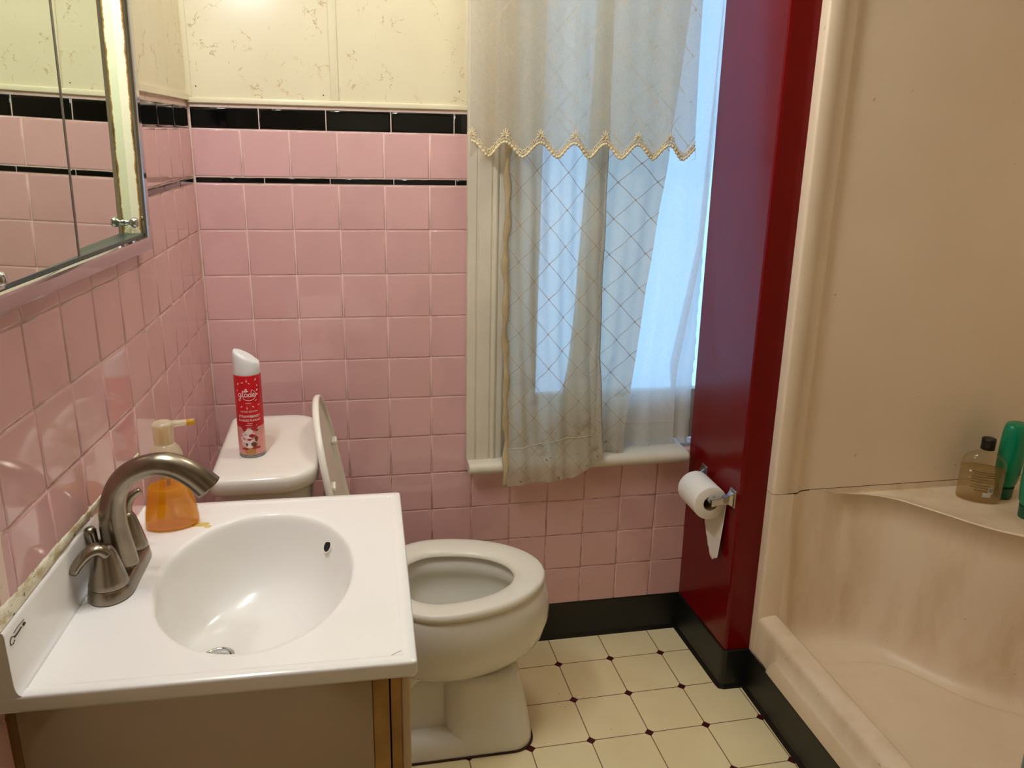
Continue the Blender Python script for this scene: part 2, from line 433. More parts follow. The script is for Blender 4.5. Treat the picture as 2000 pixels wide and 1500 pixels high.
m.grid([[lf(u, z, q) for z, q in ((ZCAP1 + .013, 0), (ZCAP1 + .013, .009), (ZCAP1 + .025, .009), (ZCAP1 + .025, 0))] for u in [0, .1, .2, .3, .4, hole[0]]], False, False)
m.build('panel_strip', CREAM_TRIM, wl)
# baseboard on the left wall, added board beside the vanity, its brown stands in for shade
m = MB(); A = Matrix.Identity(4)
m.add([lf(1.205, 0, 0), lf(1.30, 0, 0), lf(1.30, 2.05, 0), lf(1.205, 2.05, 0), lf(1.205, 0, .018), lf(1.30, 0, .018), lf(1.30, 2.05, .018), lf(1.205, 2.05, .018)],
      [(4, 5, 6, 7), (0, 1, 5, 4), (1, 2, 6, 5), (2, 3, 7, 6), (3, 0, 4, 7)], False)
structure(m.build('shade_board_1', SHADE_BROWN))
m = MB(); m.box((-.30, YF - .06, 0), (XR + .06, YF, ZC)); wf = structure(m.build('wall_front', PLASTER))
dr = MB(); dr.box((.25, YF, 0), (1.05, YF + .035, 2.03), .004); d1 = structure(dr.build('door_1', WHITE_PAINT))
kb = MB(); kb.lathe([(.012, 0), (.012, .02), (.028, .035), (.03, .05), (.018, .062), (.002, .065)], 24, Matrix.Translation((.98, YF + .035, .95)) @ Matrix.Rotation(-pi / 2, 4, 'X')); kb.build('door_knob', CHROME, d1)

# right: red pier (leaning slightly), wall behind the shower, wall beyond the shower
def ln(p): return (p[0] - LEAN * p[2], p[1], p[2])
m = MB()
pts = [(1.3065, .002), (1.3085, -.06), (1.3155, -.292), (1.3170, -.2985), (1.3230, -.3005), (1.388, -.3015), (1.392, -.25), (1.392, .001), (1.3065, .001)]
m.loft([[ln((x, y, z)) for x, y in pts] for z in (0, ZC)], True, True, False)
wr = structure(m.build('wall_right', RED))
m = MB(); m.box((XR, YF, 0), (XR + .06, .002, ZC)); m.box((1.386, YF, 0), (XR, -1.235, ZC)); structure(m.build('wall_shower', PLASTER))

# baseboards
bp = [(0, 0), (.0125, 0), (.010, .004), (.0055, .012), (.0048, .03), (.0048, .1155), (.003, .119), (0, .119)]
m = MB(); m.sweep([(-o, z) for o, z in bp], [(1.3065, .0005), (.40, .0005), (.0, .0005)][::-1]); 
structure(m.build('baseboard_back', BLACK_VINYL))
m = MB(); pth = [(1.3055, -.001), (1.3150, -.292), (1.3165, -.2985), (1.3225, -.3012), (1.3835, -.3022), (1.3835, -1.236), (1.386, YF)]
m.sweep([(-o, z) for o, z in bp], pth)
structure(m.build('baseboard_right', BLACK_VINYL))

# ------------------------------------------------------------------ window
win = structure(bpy.data.objects.new('window_1', None)); COL.objects.link(win)
m = MB()   # left casing profile swept up: (x, y-out)
prof = [(.6395, 0), (.6395, -.017), (.641, -.0195), (.6615, -.0195), (.6630, -.0165), (.6645, -.0165), (.6665, -.0215), (.6985, -.0215), (.7035, -.0175), (.7065, -.0225), (.7115, -.0235), (.7155, -.0215), (.7175, -.015), (.7205, -.015), (.7225, -.018), (.7335, -.018), (.7350, -.016), (.7350, .0)]
zc0 = .603
m.loft([[Vector((x, y, z)) for x, y in prof] for z in (zc0, 2.12)], True, True, False)
m.box((.64, -.021, 2.09), (1.30, .0, 2.18), .003)
m.build('window_casing', WHITE_PAINT, win)
m = MB()   # stool with bullnose
sp = [(.09, .572)] + [(-.044 - .016 * sin(a), .588 + .0155 * -cos(a)) for a in [k * pi / 10 for k in range(11)]] + [(.09, .6035)]
m.loft([[Vector((x, y + dy, z + dz * (z - .588))) for y, z in sp] for x, dy, dz in ((.6420, .004, -.25), (.6435, .001, -.08), (.646, 0, 0), (1.268, 0, 0), (1.273, .002, -.1), (1.277, .006, -.3))], True, True, True)
st = m.build('window_sill', WHITE_PAINT, win)
m = MB(); m.box((.655, -.012, .555), (1.27, .002, .572), .002); 
m.box((.735, .0, .603), (.740, .13, 2.1)); m.box((1.375, .0025, .603), (1.388, .13, 2.1)); m.box((.735, .0025, 2.09), (1.388, .13, 2.10))
m.box((.740, .035, .603), (.752, .048, 2.1), .002); m.build('window_frame', WHITE_PAINT, win)
m = MB(); y0, y1 = .055, .085
m.box((.745, y0, .605), (.845, y1, 2.09), .004); m.box((1.352, y0, .605), (1.375, y1, 2.09), .004); m.box((.845, y0, .606), (1.352, y1, .757), .004); m.box((.845, y0, 2.03), (1.352, y1, 2.09), .004)
sa = m.build('sash', WHITE_PAINT, win)
m = MB(); m.box((.84, .068, .75), (1.356, .072, 2.035)); m.build('pane', GLASS, sa)

# ------------------------------------------------------------------ curtains
def cloth(name, rows, uvs, mat, parent=None):
    nv, nu = len(rows), len(rows[0])
    me = bpy.data.meshes.new(name); vs = [tuple(p) for r in rows for p in r]; fs = []; luv = []
    for j in range(nv - 1):
        for i in range(nu - 1):
            q = [(j, i), (j, i + 1), (j + 1, i + 1), (j + 1, i)]
            fs.append([a * nu + b for a, b in q]); luv += [uvs[a][b] for a, b in q]
    me.from_pydata(vs, [], fs); me.update(); me.polygons.foreach_set('use_smooth', [True] * len(fs))
    l = me.uv_layers.new(name='UVMap')
    for k, c in enumerate(luv): l.data[k].uv = c
    me.materials.append(mat); o = bpy.data.objects.new(name, me); COL.objects.link(o)
    if parent is not None: o.parent = parent; o.matrix_parent_inverse = parent_inv(parent)
    return o

# lower embroidered curtain: A -> B (front), B -> C (fold), C -> D (back)
zt = 1.98
ZK = [.54, .60, .67, .80, .88, 1.08, 1.39, 1.98]
AX = [.7385, .7370, .7370, .7360, .7340, .7305, .7320, .735]
BX = [1.010, 1.0136, 1.012, 1.006, .9992, .9960, .9935, .975]
CX = [.880, .885, .890, .900, .916, .928, .943, .95]
DX = [1.078, 1.0815, 1.085, 1.0955, 1.105, 1.122, 1.158, 1.20]
def tri(pts, s):      # piecewise along the path by fraction of length
    L = [abs(pts[k + 1] - pts[k]) for k in range(len(pts) - 1)]; T = sum(L); d = s * T; x = pts[0]
    return L, T
rowsC, uvC = [], []
NU, NV = 120, 110
for j in range(NV + 1):
    f = j / NV
    row, uv = [], []
    for i in range(NU + 1):
        s = i / NU
        # bottom edge: hangs low at the left, rises to the fold, stands on the sill behind
        if s < .5: zb = lerp(.5385, .553, s / .34) if s < .34 else lerp(.553, .598, (s - .34) / .16)
        else: zb = lerp(.6055, .6060, s)
        z = lerp(zt, zb, f)
        a, b, c, d = (interp(z, ZK, q) for q in (AX, BX, CX, DX))
        if s < .5: q = s / .5; x = lerp(a, b, q); lay = 0; yl = 0
        elif s < .7: q = (s - .5) / .2; x = lerp(b, c, q); yl = q
        else: q = (s - .7) / .3; x = lerp(c, d, q); yl = 1 + q * .4
        yfront = interp(z, [.54, .60, .66, .9, 1.4, 2], [-.0715, -.068, -.056, -.040, -.034, -.052]); yback = interp(z, [.54, .606, .8, 1.4, 2], [-.030, -.030, -.022, -.016, -.036])
        y = lerp(yfront, yback, min(1, yl * (1 if s < .7 else 1)))
        y += .0045 * sin(s * 41 + 1.4 * sin(z * 3)) * (1 if s < .5 else .8) + .0025 * sin(s * 93 + z * 5) + .0018 * sin(z * 23 + s * 17)
        if s > .5 and z < .62: y = min(max(y, -.050), -.012)
        if z < .6 and s < .5: y = min(y, -.0655)
        x += .0022 * sin(z * 31 + s * 3) * (1 if s < .03 else .3) + .0012 * sin(z * 77) * (1 if s < .03 else 0)
        row.append((x, y, z)); uv.append((s * .70, z * .98 + .012 * sin(s * 5)))
    rowsC.append(row); uvC.append(uv)
cur = cloth('sheer_curtain', rowsC, uvC, SHEER)
tag(cur, 'long dingy sheer curtain with embroidered diamonds hanging over the sill', 'curtain')
m = MB()   # hem stitch line near the foot of the front layer
hp = []
for i in range(0, int(NU * .5)):
    zt_ = lerp(.642, .676, i / (NU * .5))
    for j in range(NV):
        p, q = Vector(rowsC[j][i]), Vector(rowsC[j + 1][i])
        if p.z >= zt_ >= q.z: hp.append(p.lerp(q, (p.z - zt_) / max(1e-6, p.z - q.z)) + Vector((0, -.0012, 0))); break
m.tube(hp, .0007, 6); m.build('hem_stitching', LACE, cur)
m = MB()   # rolled left edge
m.tube([Vector(rowsC[j][0]) + Vector((.004, -.001, 0)) for j in range(0, NV + 1)], [(.0028, .0075 + .0022 * sin(j * .8)) for j in range(NV + 1)], 8); m.build('rolled_edge', simple('voile_edge', (196, 176, 136), .8, var=.15, scale=20), cur)

# white liner
rowsL, uvL = [], []
for j in range(81):
    f = j / 80; row, uv = [], []
    for i in range(61):
        s = i / 60; z = lerp(1.98, lerp(.6065, .6055, s), f)
        xr = interp(z, [.585, .78, .84, 1.18, 1.8, 2], [1.2490, 1.2423, 1.245, 1.287, 1.300, 1.300])
        x = lerp(.988, xr, s)
        y = .012 + .003 * sin(s * 16) + .0015 * sin(s * 31 + z * 4)
        row.append((x, y - .02 * max(0, .7 - z), z)); uv.append((s * .3, z))
    rowsL.append(row); uvL.append(uv)
lin = cloth('curtain_liner', rowsL, uvL, LINER)
tag(lin, 'plain white cotton curtain lit blue by daylight, beside the red wall', 'curtain')
m = MB(); jb = 76
m.tube([Vector(rowsL[jb][i]) + Vector((0, -.001, 0)) for i in range(61)], .0006, 6); m.build('hem_stitching', simple('white_thread', (214, 204, 178), .8), lin)
rowsF, uvF = [], []
for j in range(81):
    f = j / 80; row, uv = [], []
    for i in range(13):
        s = i / 12; z = lerp(1.98, lerp(.618, .597, s), f)
        xl = interp(z, [.585, .70, .76, .84, 1.18, 1.8, 2], [1.2535, 1.2500, 1.238, 1.226, 1.278, 1.292, 1.292]); xr = 1.3005 - .0085 * (z - .6) + .0016 * sin(z * 140) + .001 * sin(z * 333)
        row.append((lerp(xl, xr, s), .028 + .004 * sin(s * 6), z)); uv.append((s * .07 + .4, z))
    rowsF.append(row); uvF.append(uv)
cloth('frayed_side_strip', rowsF, uvF, cloth_mat('frayed_cotton', (238, 237, 232), (200, 190, 170), .10, None, dirt=False), lin)
m = MB()
for k in range(90):
    z = random.uniform(.6, 1.0); x = 1.3005 - .0085 * (z - .6)
    m.tube([(x - .001, .0285, z), (x + random.uniform(.001, .003), .028, z + random.uniform(-.002, .002)), (x + random.uniform(.002, .0045), .027, z + random.uniform(-.004, .003))], .00025, 4)
fr = m.build('frayed_thread', simple('fray', (236, 230, 214), .9), lin); fr['kind'] = 'stuff'

# valance
LOWX = [.600, .6779, .7608, .8489, .9267, 1.0057, 1.0925, 1.1669, 1.26]
def scallop(x):
    for a, b in zip(LOWX, LOWX[1:]):
        if a <= x <= b:
            t = (x - a) / (b - a); return 1.4005 + .033 * (.5 - .5 * cos(2 * pi * t)) ** .8 + .008 * max(0, .75 - x)
    return 1.40
def val_y(s, z): return -.083 - .0042 * sin(s * 29 + .6) * interp(z, [1.4, 1.9], [1, .6]) - .0016 * sin(s * 61 + 2 + z * 2) - .0012 * sin(z * 19 + s * 11)
rowsV, uvV = [], []
for j in range(61):
    f = j / 60; row, uv = [], []
    for i in range(161):
        s = i / 160
        xb = lerp(.6375, 1.2, s); z = lerp(1.98, scallop(xb), f)
        x = lerp(.6365, interp(z, [1.40, 1.54, 1.77, 2], [1.2, 1.1954, 1.189, 1.186]), s)
        row.append((x, val_y(s, z), z)); uv.append((s * .62, z + .01 * sin(s * 9)))
    rowsV.append(row); uvV.append(uv)
val = cloth('window_valance', rowsV, uvV, VALANCE)
tag(val, 'short sheer valance with scalloped lace edge across the window top', 'valance')
# folded-back left edge of the valance
rowsB, uvB = [], []
for j in range(31):
    f = j / 30; row, uv = [], []
    for i in range(7):
        s = i / 6; x = lerp(.6368, .664, s); z = lerp(1.98, scallop(x + .045) - .004, f)
        row.append((x, -.074 + .003 * s, z)); uv.append((s * .03 + .7, z))
    rowsB.append(row); uvB.append(uv)
cloth('side_hem', rowsB, uvB, VALANCE, val)
m = MB(); e = rowsV[-1]
def ept(x, dz, dy=-.0015):
    s = (x - .6375) / (1.2 - .6375); z = scallop(x) + dz; return Vector((x, val_y(s, z) + dy, z))
n = 420; xs = [lerp(.6375, 1.2, k / n) for k in range(n + 1)]
m.tube([ept(x, .0015) for x in xs], [.0034 + .0010 * sin(k * 1.3) for k in range(n + 1)], 7)
m.tube([ept(x, .0085) for x in xs], [.0012] * (n + 1), 5)
m.tube([ept(x, .0128 + .0045 * sin(k * .55), -.002) for k, x in enumerate(xs)], .0011, 5)
m.tube([ept(x, .0128 - .0045 * sin(k * .55), -.002) for k, x in enumerate(xs)], .0011, 5)
for a, b in zip(LOWX[:-1], LOWX[1:]):
    c = (a + b) / 2
    if not (.638 < c < 1.2): continue
    for q in range(7):
        an = pi * (q / 6) ; r = .013
        m.tube([ept(c, .017, -.002), ept(c + r * .5 * cos(an), .017 + r * .5 * sin(an), -.0035), ept(c + r * cos(an), .017 + r * sin(an) * 1.3, -.002)], [.001, .0018, .0007], 5)
m.tube([ept(1.1995, 0), ept(1.1995, -.012) + Vector((.002, 0, 0)), ept(1.1995, -.022) + Vector((.004, 0, 0)), ept(1.1995, -.026) + Vector((-.004, 0, 0))], .0005, 4)
m.build('lace_edging', LACE, val)
# rod that carries the curtains
rod = thing('curtain_rod', 'thin white curtain rod above the window', 'curtain rod', (.97, -.05, 1.985))
for yy in (-.083, -.040, .012):
    m = MB(); m.tube([(.60, yy, 1.990), (1.275, yy, 1.990)], .0055, 10); m.build('rod', WHITE_PAINT, rod)
m = MB(); m.box((.598, -.09, 1.97), (.606, .0, 2.0), .001); m.build('bracket', WHITE_PAINT, rod)

# ------------------------------------------------------------------ shower stall
sh = thing('shower_stall', 'beige stained fiberglass shower stall with corner shelf at right', 'shower', (1.5, -.75, 0))
X0 = 1.388; EX = 1.447
front = [(X0, -.296), (X0, -.326), (X0 + .0015, -.3305), (X0 + .006, -.3330), (1.428, -.3335), (1.4305, -.3310), (1.455, -.3300), (1.462, -.3270), (1.470, -.3200), (1.480, -.3165), (1.50, -.3155)]
RC = .085; XB = 2.205; YN = -1.20
endw = front + [(XB - RC, -.3150)] + [(XB - RC + RC * sin(a), -.3150 - RC + RC * cos(a)) for a in [k * pi / 16 for k in range(1, 9)]]
near = [(XB - RC + RC * cos(a), YN + RC - RC * sin(a)) for a in [k * pi / 16 for k in range(0, 9)]]
nf = [(1.5, YN), (1.47, YN - .004), (1.43, YN + .012), (X0, YN + .012), (X0, YN - .03)]
full = endw + near + nf
m = MB(); m.recalc = False
m.grid([[ln((x, y, z)) for x, y in full] for z in (.5920, .595, 2.12)], False, True)
m.build('wall_surround', SHOWER_UP, sh)
m = MB(); m.recalc = False
m.grid([[ln((x + .003, y + (.003 if i < len(endw) else -.003), z)) for i, (x, y) in enumerate(full)] for z in (.585, .60)], False, True); 
m.build('seam', simple('seam_grime', (92, 66, 40), .8), sh)
# lower piece: flange + wall down to the curb, corner shelf, curb, pan
m = MB(); m.recalc = False
m.grid([[ln((x, y, z)) for x, y in front[:5] + [(EX, -.333)]] for z in (.08, .16, .2275, .30, .575, .5890, .5908)], False, True)
m.grid([[ln((x, y, z)) for x, y in nf[::-1][:5]] for z in (.08, .3, .59)], False, True)
curve = [(1.602, -.3200), (1.622, -.3270), (1.660, -.3380), (1.711, -.372), (1.746, -.42), (1.779, -.472), (1.810, -.524), (1.842, -.567), (1.885, -.606), (1.945, -.650), (2.03, -.70), (2.12, -.735), (XB, -.755)]
cs = [(p.x, p.y) for p in catmull([(x, y, 0) for x, y in curve], 5)]
wallpart = front[5:] + [(1.53, -.3160), (1.575, -.3172)]
inner = [(EX, -.333)] + wallpart[1:] + cs
back = near + [(1.5, YN), (EX, YN)]
# visible inner wall from rim down into the pan
ring = inner + back
cx_, cy_ = 1.80, -.80
def off(k, d):
    p = Vector(ring[k]); q = p + (Vector((1.78, -.82)) - p) * (d / .46)
    return (q.x, q.y)
levels = [(.5885, 0), (.585, 0), (.578, 0), (.5, 0), (.3, .006), (.22, .010), (.185, .016), (.160, .028), (.146, .045), (.138, .070), (.134, .10)]
rings = []
for z, d in levels:
    rr = []
    for k in range(len(ring)):
        isshelf = len(wallpart) - 1 <= k < len(inner)
        zz = z
        if isshelf and z > .575: zz = .575 + {.5885: .0, .585: .0, .578: .0}.get(z, 0)
        x, y = off(k, d) if d else ring[k]
        if k == 0: x, y = EX, -.333
        if x < EX + .001: x = EX
        rr.append(ln((x, y, zz)))
    rings.append(rr)
# along the curb the ring tops out at the curb height
for ri in range(len(rings)):
    for k in (len(ring) - 1, ):
        x, y, z = rings[ri][k]; rings[ri][k] = (x, y, z)
b0 = len(m.v); m.grid([r_[:len(inner)] for r_ in rings], False, True)
m.grid([r_[len(inner) - 1:] for r_ in rings], False, True)
lastk = len(ring) - 1
bk = [(EX, YN), (EX, -.333)]
for zz0, zz1, d0, d1 in ((.228, .185, 0, .003), (.185, .160, .003, .012), (.160, .146, .012, .03), (.146, .138, .03, .055), (.138, .134, .055, .10)):
    m.add([ln((EX + d0, YN, zz0)), ln((EX + d0, -.317, zz0)), ln((EX + d1, -.317, zz1)), ln((EX + d1, YN, zz1))], [(0, 1, 2, 3)], True)
m.add([ln((EX + .02, YN, .1335)), ln((EX + .02, -.325, .1335)), ln((XB, -.325, .1335)), ln((XB, YN, .1335))], [(0, 1, 2, 3)], True)
# curb: profile in (x, z) extruded along y
cp = [(X0 - .001, .08), (X0 - .0075, .12), (X0 - .0075, .1655), (X0 - .0055, .1705), (X0 + .0005, .1735), (X0 + .0005, .215), (X0 + .002, .2235), (X0 + .006, .2295), (X0 + .012, .2325), (X0 + .045, .2365), (X0 + .052, .2350), (X0 + .057, .2310), (EX, .222)]
rowsK = []
for y in [-.331, -.345, -.38, -.395, -.405, -.42, -.44, -.46, -.8, YN + .012]:
    t = min(1, max(0, (-.393 - y) / .05)); tt = sin(t * pi / 2)
    rowsK.append([ln((x if k >= 4 else (lerp(X0 + .0005, x, min(1, tt * 3))), y, z if k not in (2, 3, 4) else lerp(.085 if k == 2 else (.09 if k == 3 else .095), z, tt))) for k, (x, z) in enumerate(cp)])
m.grid(rowsK, False, True)
m.build('shower_base', SHOWER_LOW, sh)
# shelf top with raised lip
m = MB(); m.recalc = False
shp = [(1.575, -.3172)] + cs
bkp = [(lerp(1.575, XB, k / (len(shp) - 1)), -.3155) for k in range(len(shp))]
m.grid([[ln((lerp(a[0], b[0], w), lerp(a[1], b[1], w), z)) for a, b in zip(shp, bkp)] for w, z in ((0, .5750), (.008, .5768), (.03, .5772), (.07, .5745), (.5, .573), (1, .573))], False, True)
m.add([ln((1.50, -.3157, .572)), ln((XB, -.3157, .572)), ln((XB, -.3157, .5905)), ln((1.50, -.3157, .5905))], [(0, 1, 2, 3)], True)
m.build('corner_shelf', SHOWER_LOW, sh)

# ------------------------------------------------------------------ shower bottles and curtain
def at(x, y, z): return Matrix.Translation((x, y, z))
bt = thing('shower_gel_bottle', 'clear half-used bottle with black cap on the shower shelf', 'bottle', (1.925, -.400, .5745))
m = MB(); prof = [(.001, .002), (.0495, .0), (.052, .004), (.052, .095), (.050, .108), (.043, .120), (.027, .130), (.017, .134), (.0145, .137), (.0145, .142)]
R1 = Matrix.Rotation(radians(-36), 4, 'Z')
m.lathe(prof, 40, at(1.925, -.400, .5745) @ R1, 1, .56, cap1=False); m.build('bottle', clear_mat('clear_plastic', (.94, .9, .82, 1), .10), bt)
m = MB(); m.lathe([(.001, .003), (.0485, .002), (.0506, .006), (.0506, .088), (.001, .0885)], 40, at(1.925, -.400, .5745) @ R1, 1, .54); m.build('gel', clear_mat('pale_gel', (.93, .88, .72, 1), .04, (214, 192, 150), .35), bt)
m = MB(); m.lathe([(.0165, .139), (.0165, .166), (.0155, .168), (.002, .168)], 28, at(1.925, -.400, .5745)); m.build('cap', simple('black_plastic', (10, 10, 10), .35), bt)
def oval(u, z, dr=.0006, sx=.052, sy=.0291, a0=-pi / 2):
    a = a0 + u / .04; return at(1.925, -.400, .5745) @ R1 @ Vector(((sx + dr) * cos(a), (sy + dr) * sin(a), z))
m = MB()
for k, z in enumerate((.083, .077, .070, .063, .056, .047, .041, .033)):
    w = (.020, .018, .021, .019, .021, .015, .02, .012)[k]
    m.grid([[oval(lerp(-w, w, i / 8), zz) for i in range(9)] for zz in (z, z + .0022)], False, True)
m.build('back_label_print', simple('brown_print', (112, 92, 60), .6), bt)
m = MB(); m.grid([[oval(lerp(.004, .019, i / 6), zz) for i in range(7)] for zz in (.018, .030)], False, True); m.grid([[oval(lerp(.013, .022, i / 6), zz) for i in range(7)] for zz in (.027, .045)], False, True); bl = m.build('sticker', simple('pale_label', (196, 188, 176), .5), bt)
m = MB()
for i in range(7): m.grid([[oval(u, zz, .0009) for u in (.0142 + i * .001, .0147 + i * .001)] for zz in (.033, .043)], False, True)
m.build('barcode', simple('barcode_ink', (90, 84, 80), .6), bl)

def green_bottle(x, y, label, ang):
    g = thing('shampoo_bottle', label, 'bottle', (x, y, .5745), 'green bottles on the shower shelf')
    Mx = at(x, y, .5745) @ Matrix.Rotation(ang, 4, 'Z')
    m = MB(); m.lathe([(.002, .0), (.0215, .0), (.0235, .003), (.0245, .03), (.0255, .031)], 32, Mx, 1, .85, cap1=False); m.build('flip_cap', simple('dark_green_cap', (0, 92, 62), .35), g)
    m = MB(); m.lathe([(.0245, .031), (.030, .045), (.034, .08), (.0355, .13), (.034, .175), (.031, .196), (.027, .203), (.003, .204)], 36, Mx, 1, .8); m.build('bottle_body', simple('green_plastic', (0, 138, 98), .3), g)
    def ov(u, z, d=.0006):
        r = interp(z, [.045, .08, .13, .175], [.030, .034, .0355, .034]) + d; a = -pi / 2 + u / .034; return Mx @ Vector((r * cos(a), .8 * r * sin(a), z))
    m = MB(); n = 26
    for (cu, cz, ru, rz) in ((.024, .135, .013, .020), (.030, .098, .010, .012)):
        m.add([ov(cu, cz, .0008)] + [ov(cu + ru * cos(2 * pi * k / n), cz + rz * sin(2 * pi * k / n), .0008) for k in range(n)], [(0, k + 1, (k + 1) % n + 1) for k in range(n)], True)
    m.build('fruit_emblem', simple('yellow_green_print', (150, 165, 40), .4), g)
    for z, w in ((.163, .02), (.068, .016)):
        m = MB(); m.grid([[ov(lerp(.006, .006 + w, i / 6), zz, .0008) for i in range(7)] for zz in (z, z + .006)], False, True); m.build('label_print', simple('dark_green_print', (8, 54, 34), .4), g)
    return g
green_bottle(2.002, -.3985, 'green shampoo bottle standing beside the clear bottle with black cap', radians(10))
green_bottle(1.972, -.512, 'green bottle nearest the shelf front, cut off by the picture edge', radians(20))

sc = thing('shower_curtain', 'pale blue-grey shower curtain gathered at the near end of the shower', 'shower curtain', (1.47, -1.15, .22))
rowsS = []; 
for j in range(41):
    z = lerp(.16, 1.98, j / 40); rowsS.append([(1.462 + .022 * sin(s * 1.9) - LEAN * z, -1.098 - .0068 * s, z) for s in [k * .25 for k in range(50)]])
m = MB(); m.recalc = False; m.grid(rowsS, False, True)
t = NT('blue_grey_vinyl'); a = t.n('MixShader'); t.set(a.inputs[0], .35); t.set(a.inputs[1], t.pbr(srgb((176, 186, 184)), .3).outputs[0]); t.set(a.inputs[2], t.n('BsdfTranslucent', Color=srgb((190, 200, 200))).outputs[0]); t.surf(a)
m.build('curtain_sheet', t.m, sc)
m = MB(); m.tube([(1.455, -.31, 1.99), (1.455, -1.21, 1.99)], .0125, 14); cr = m.build('shower_curtain_rod', CHROME)
tag(cr, 'chrome shower curtain rod across the top of the stall opening', 'rod')

# ------------------------------------------------------------------ toilet
to = thing('toilet', 'white two-piece toilet with raised lid beside the pink back wall', 'toilet', (.40, -.33, 0))
TY = -.328
def egg(front, back, hw, xc, z, n=56, p=2.0, yc=TY):
    r = []
    for k in range(n):
        a = 2 * pi * k / n; c, s = cos(a), sin(a)
        c2 = math.copysign(abs(c) ** (2 / p), c); s2 = math.copysign(abs(s) ** (2 / p), s)
        r.append(Vector((xc + (front - xc) * c2 if c > 0 else xc + (xc - back) * c2, yc + hw * s2, z)))
    return r
def rrect(x0, x1, y0, y1, r, z, n=8):
    out = []
    for cx, cy, a0 in ((x1 - r, y1 - r, 0), (x0 + r, y1 - r, pi / 2), (x0 + r, y0 + r, pi), (x1 - r, y0 + r, 3 * pi / 2)):
        for k in range(n + 1): a = a0 + pi / 2 * k / n; out.append(Vector((cx + r * cos(a), cy + r * sin(a), z)))
    return out
m = MB()
outer = [(.700, .40, .095, .55, .205), (.722, .40, .112, .55, .220), (.754, .39, .132, .54, .236), (.786, .375, .158, .53, .270), (.8005, .365, .176, .53, .320), (.802, .362, .181, .53, .355), (.798, .360, .181, .53, .385), (.790, .360, .178, .53, .410), (.784, .362, .174, .53, .420)]
innr = [(.765, .385, .155, .53, .4215), (.745, .40, .135, .53, .417), (.728, .41, .120, .53, .400), (.724, .41, .118, .53, .375), (.738, .40, .130, .53, .366), (.736, .402, .128, .53, .33), (.715, .415, .112, .525, .28), (.67, .44, .085, .52, .225), (.63, .46, .062, .52, .18), (.60, .48, .045, .53, .10), (.58, .50, .03, .53, .07)]
m.loft([egg(*q) for q in outer + innr], True, True, True)
m.build('bowl', PORCELAIN, to)
m = MB()
m.loft([rrect(.533, fx, TY - hw, TY + hw, .055, z) for fx, hw, z in ((.752, .1185, .0), (.754, .1195, .006), (.752, .1185, .03), (.744, .114, .08), (.733, .108, .14), (.722, .103, .19), (.716, .100, .213))], True, True, True)
m.loft([rrect(.20, fx, TY - hw, TY + hw, .055, z) for fx, hw, z in ((.752, .1185, 0), (.754, .1195, .006), (.751, .118, .035), (.742, .113, .052), (.70, .09, .066))], True, True, True)
m.loft([rrect(.24, .58, TY - hw, TY + hw, min(.05, hw * .8), z) for hw, z in ((.082, .03), (.070, .09), (.062, .16), (.064, .214))], True, True, True)
m.loft([rrect(.185, .392, TY - hw, TY + hw, .05, z) for hw, z in ((.066, .19), (.085, .26), (.105, .33), (.125, .39), (.130, .415))], True, True, True)
m.build('pedestal', PORCELAIN, to)
m = MB(); m.tube([(.36, TY - .078, .10), (.42, TY - .082, .20), (.46, TY - .080, .235), (.50, TY - .075, .225)], [.028, .032, .026, .018], 14); m.build('trapway', PORCELAIN, to)
m = MB(); rg = egg(.674, .438, .087, .52, .2285); m.add([Vector((.55, TY, .2285))] + rg, [(0, k + 1, (k + 1) % len(rg) + 1) for k in range(len(rg))], True)
m.build('water', clear_mat('toilet_water', (.80, .82, .74, 1), .04, rough=.01), to)
# seat ring (crowned)
m = MB(); so = (.789, .372, .181, .53); si = (.712, .432, .114, .53)
prof = [(0, .423), (0, .432), (.03, .4385), (.10, .4415), (.30, .4425), (.6, .4415), (.82, .4375), (.94, .432), (1.0, .426), (1.0, .4225), (.9, .4215), (.1, .4215)]
m.loft([[a_.lerp(b_, w) for a_, b_ in zip(egg(*so, z), egg(*si, z))] for w, z in prof] , False, False, True)
n_ = 56; b0 = len(m.v) - n_ * len(prof)
for i in range(n_): k = (i + 1) % n_; m.f.append((b0 + (len(prof) - 1) * n_ + i, b0 + (len(prof) - 1) * n_ + k, b0 + k, b0 + i)); m.sm.append(True); m.mi.append(0)
m.build('seat', SEATP, to)
# raised lid: local plane, u across (y), w up the lid
LA = radians(10.3); hx, hz = .3375, .447
def lidp(u, w, d):     # d = toward the front (underside)
    return Vector((hx - w * sin(LA) + d * cos(LA), TY + u, hz + w * cos(LA) + d * sin(LA)))
def lid_out(ins, n=44):
    pts = []; hw = .178 - ins; H = .452 - ins; w0 = .012 + ins; wa = .27
    pts += [(-hw * .93, w0), (-hw, w0 + .05), (-hw, wa * .6)]
    for k in range(n + 1):
        a = pi - pi * k / n; pts.append((hw * math.copysign(abs(cos(a)) ** .92, cos(a)), wa + (H - wa) * abs(sin(a)) ** .92))
    pts += [(hw, wa * .6), (hw, w0 + .05), (hw * .93, w0)]
    return pts
m = MB()
lay = [(.004, -.001), (.0005, .003), (0, .007), (.0008, .0122), (.003, .0138), (.007, .0132), (.0095, .009), (.011, .0055), (.03, .005)]
m.loft([[lidp(u, w, d) for u, w in lid_out(i_)] for i_, d in [(.03, -.004)] + lay], True, True, True)
ld = m.build('lid', SEATP, to)
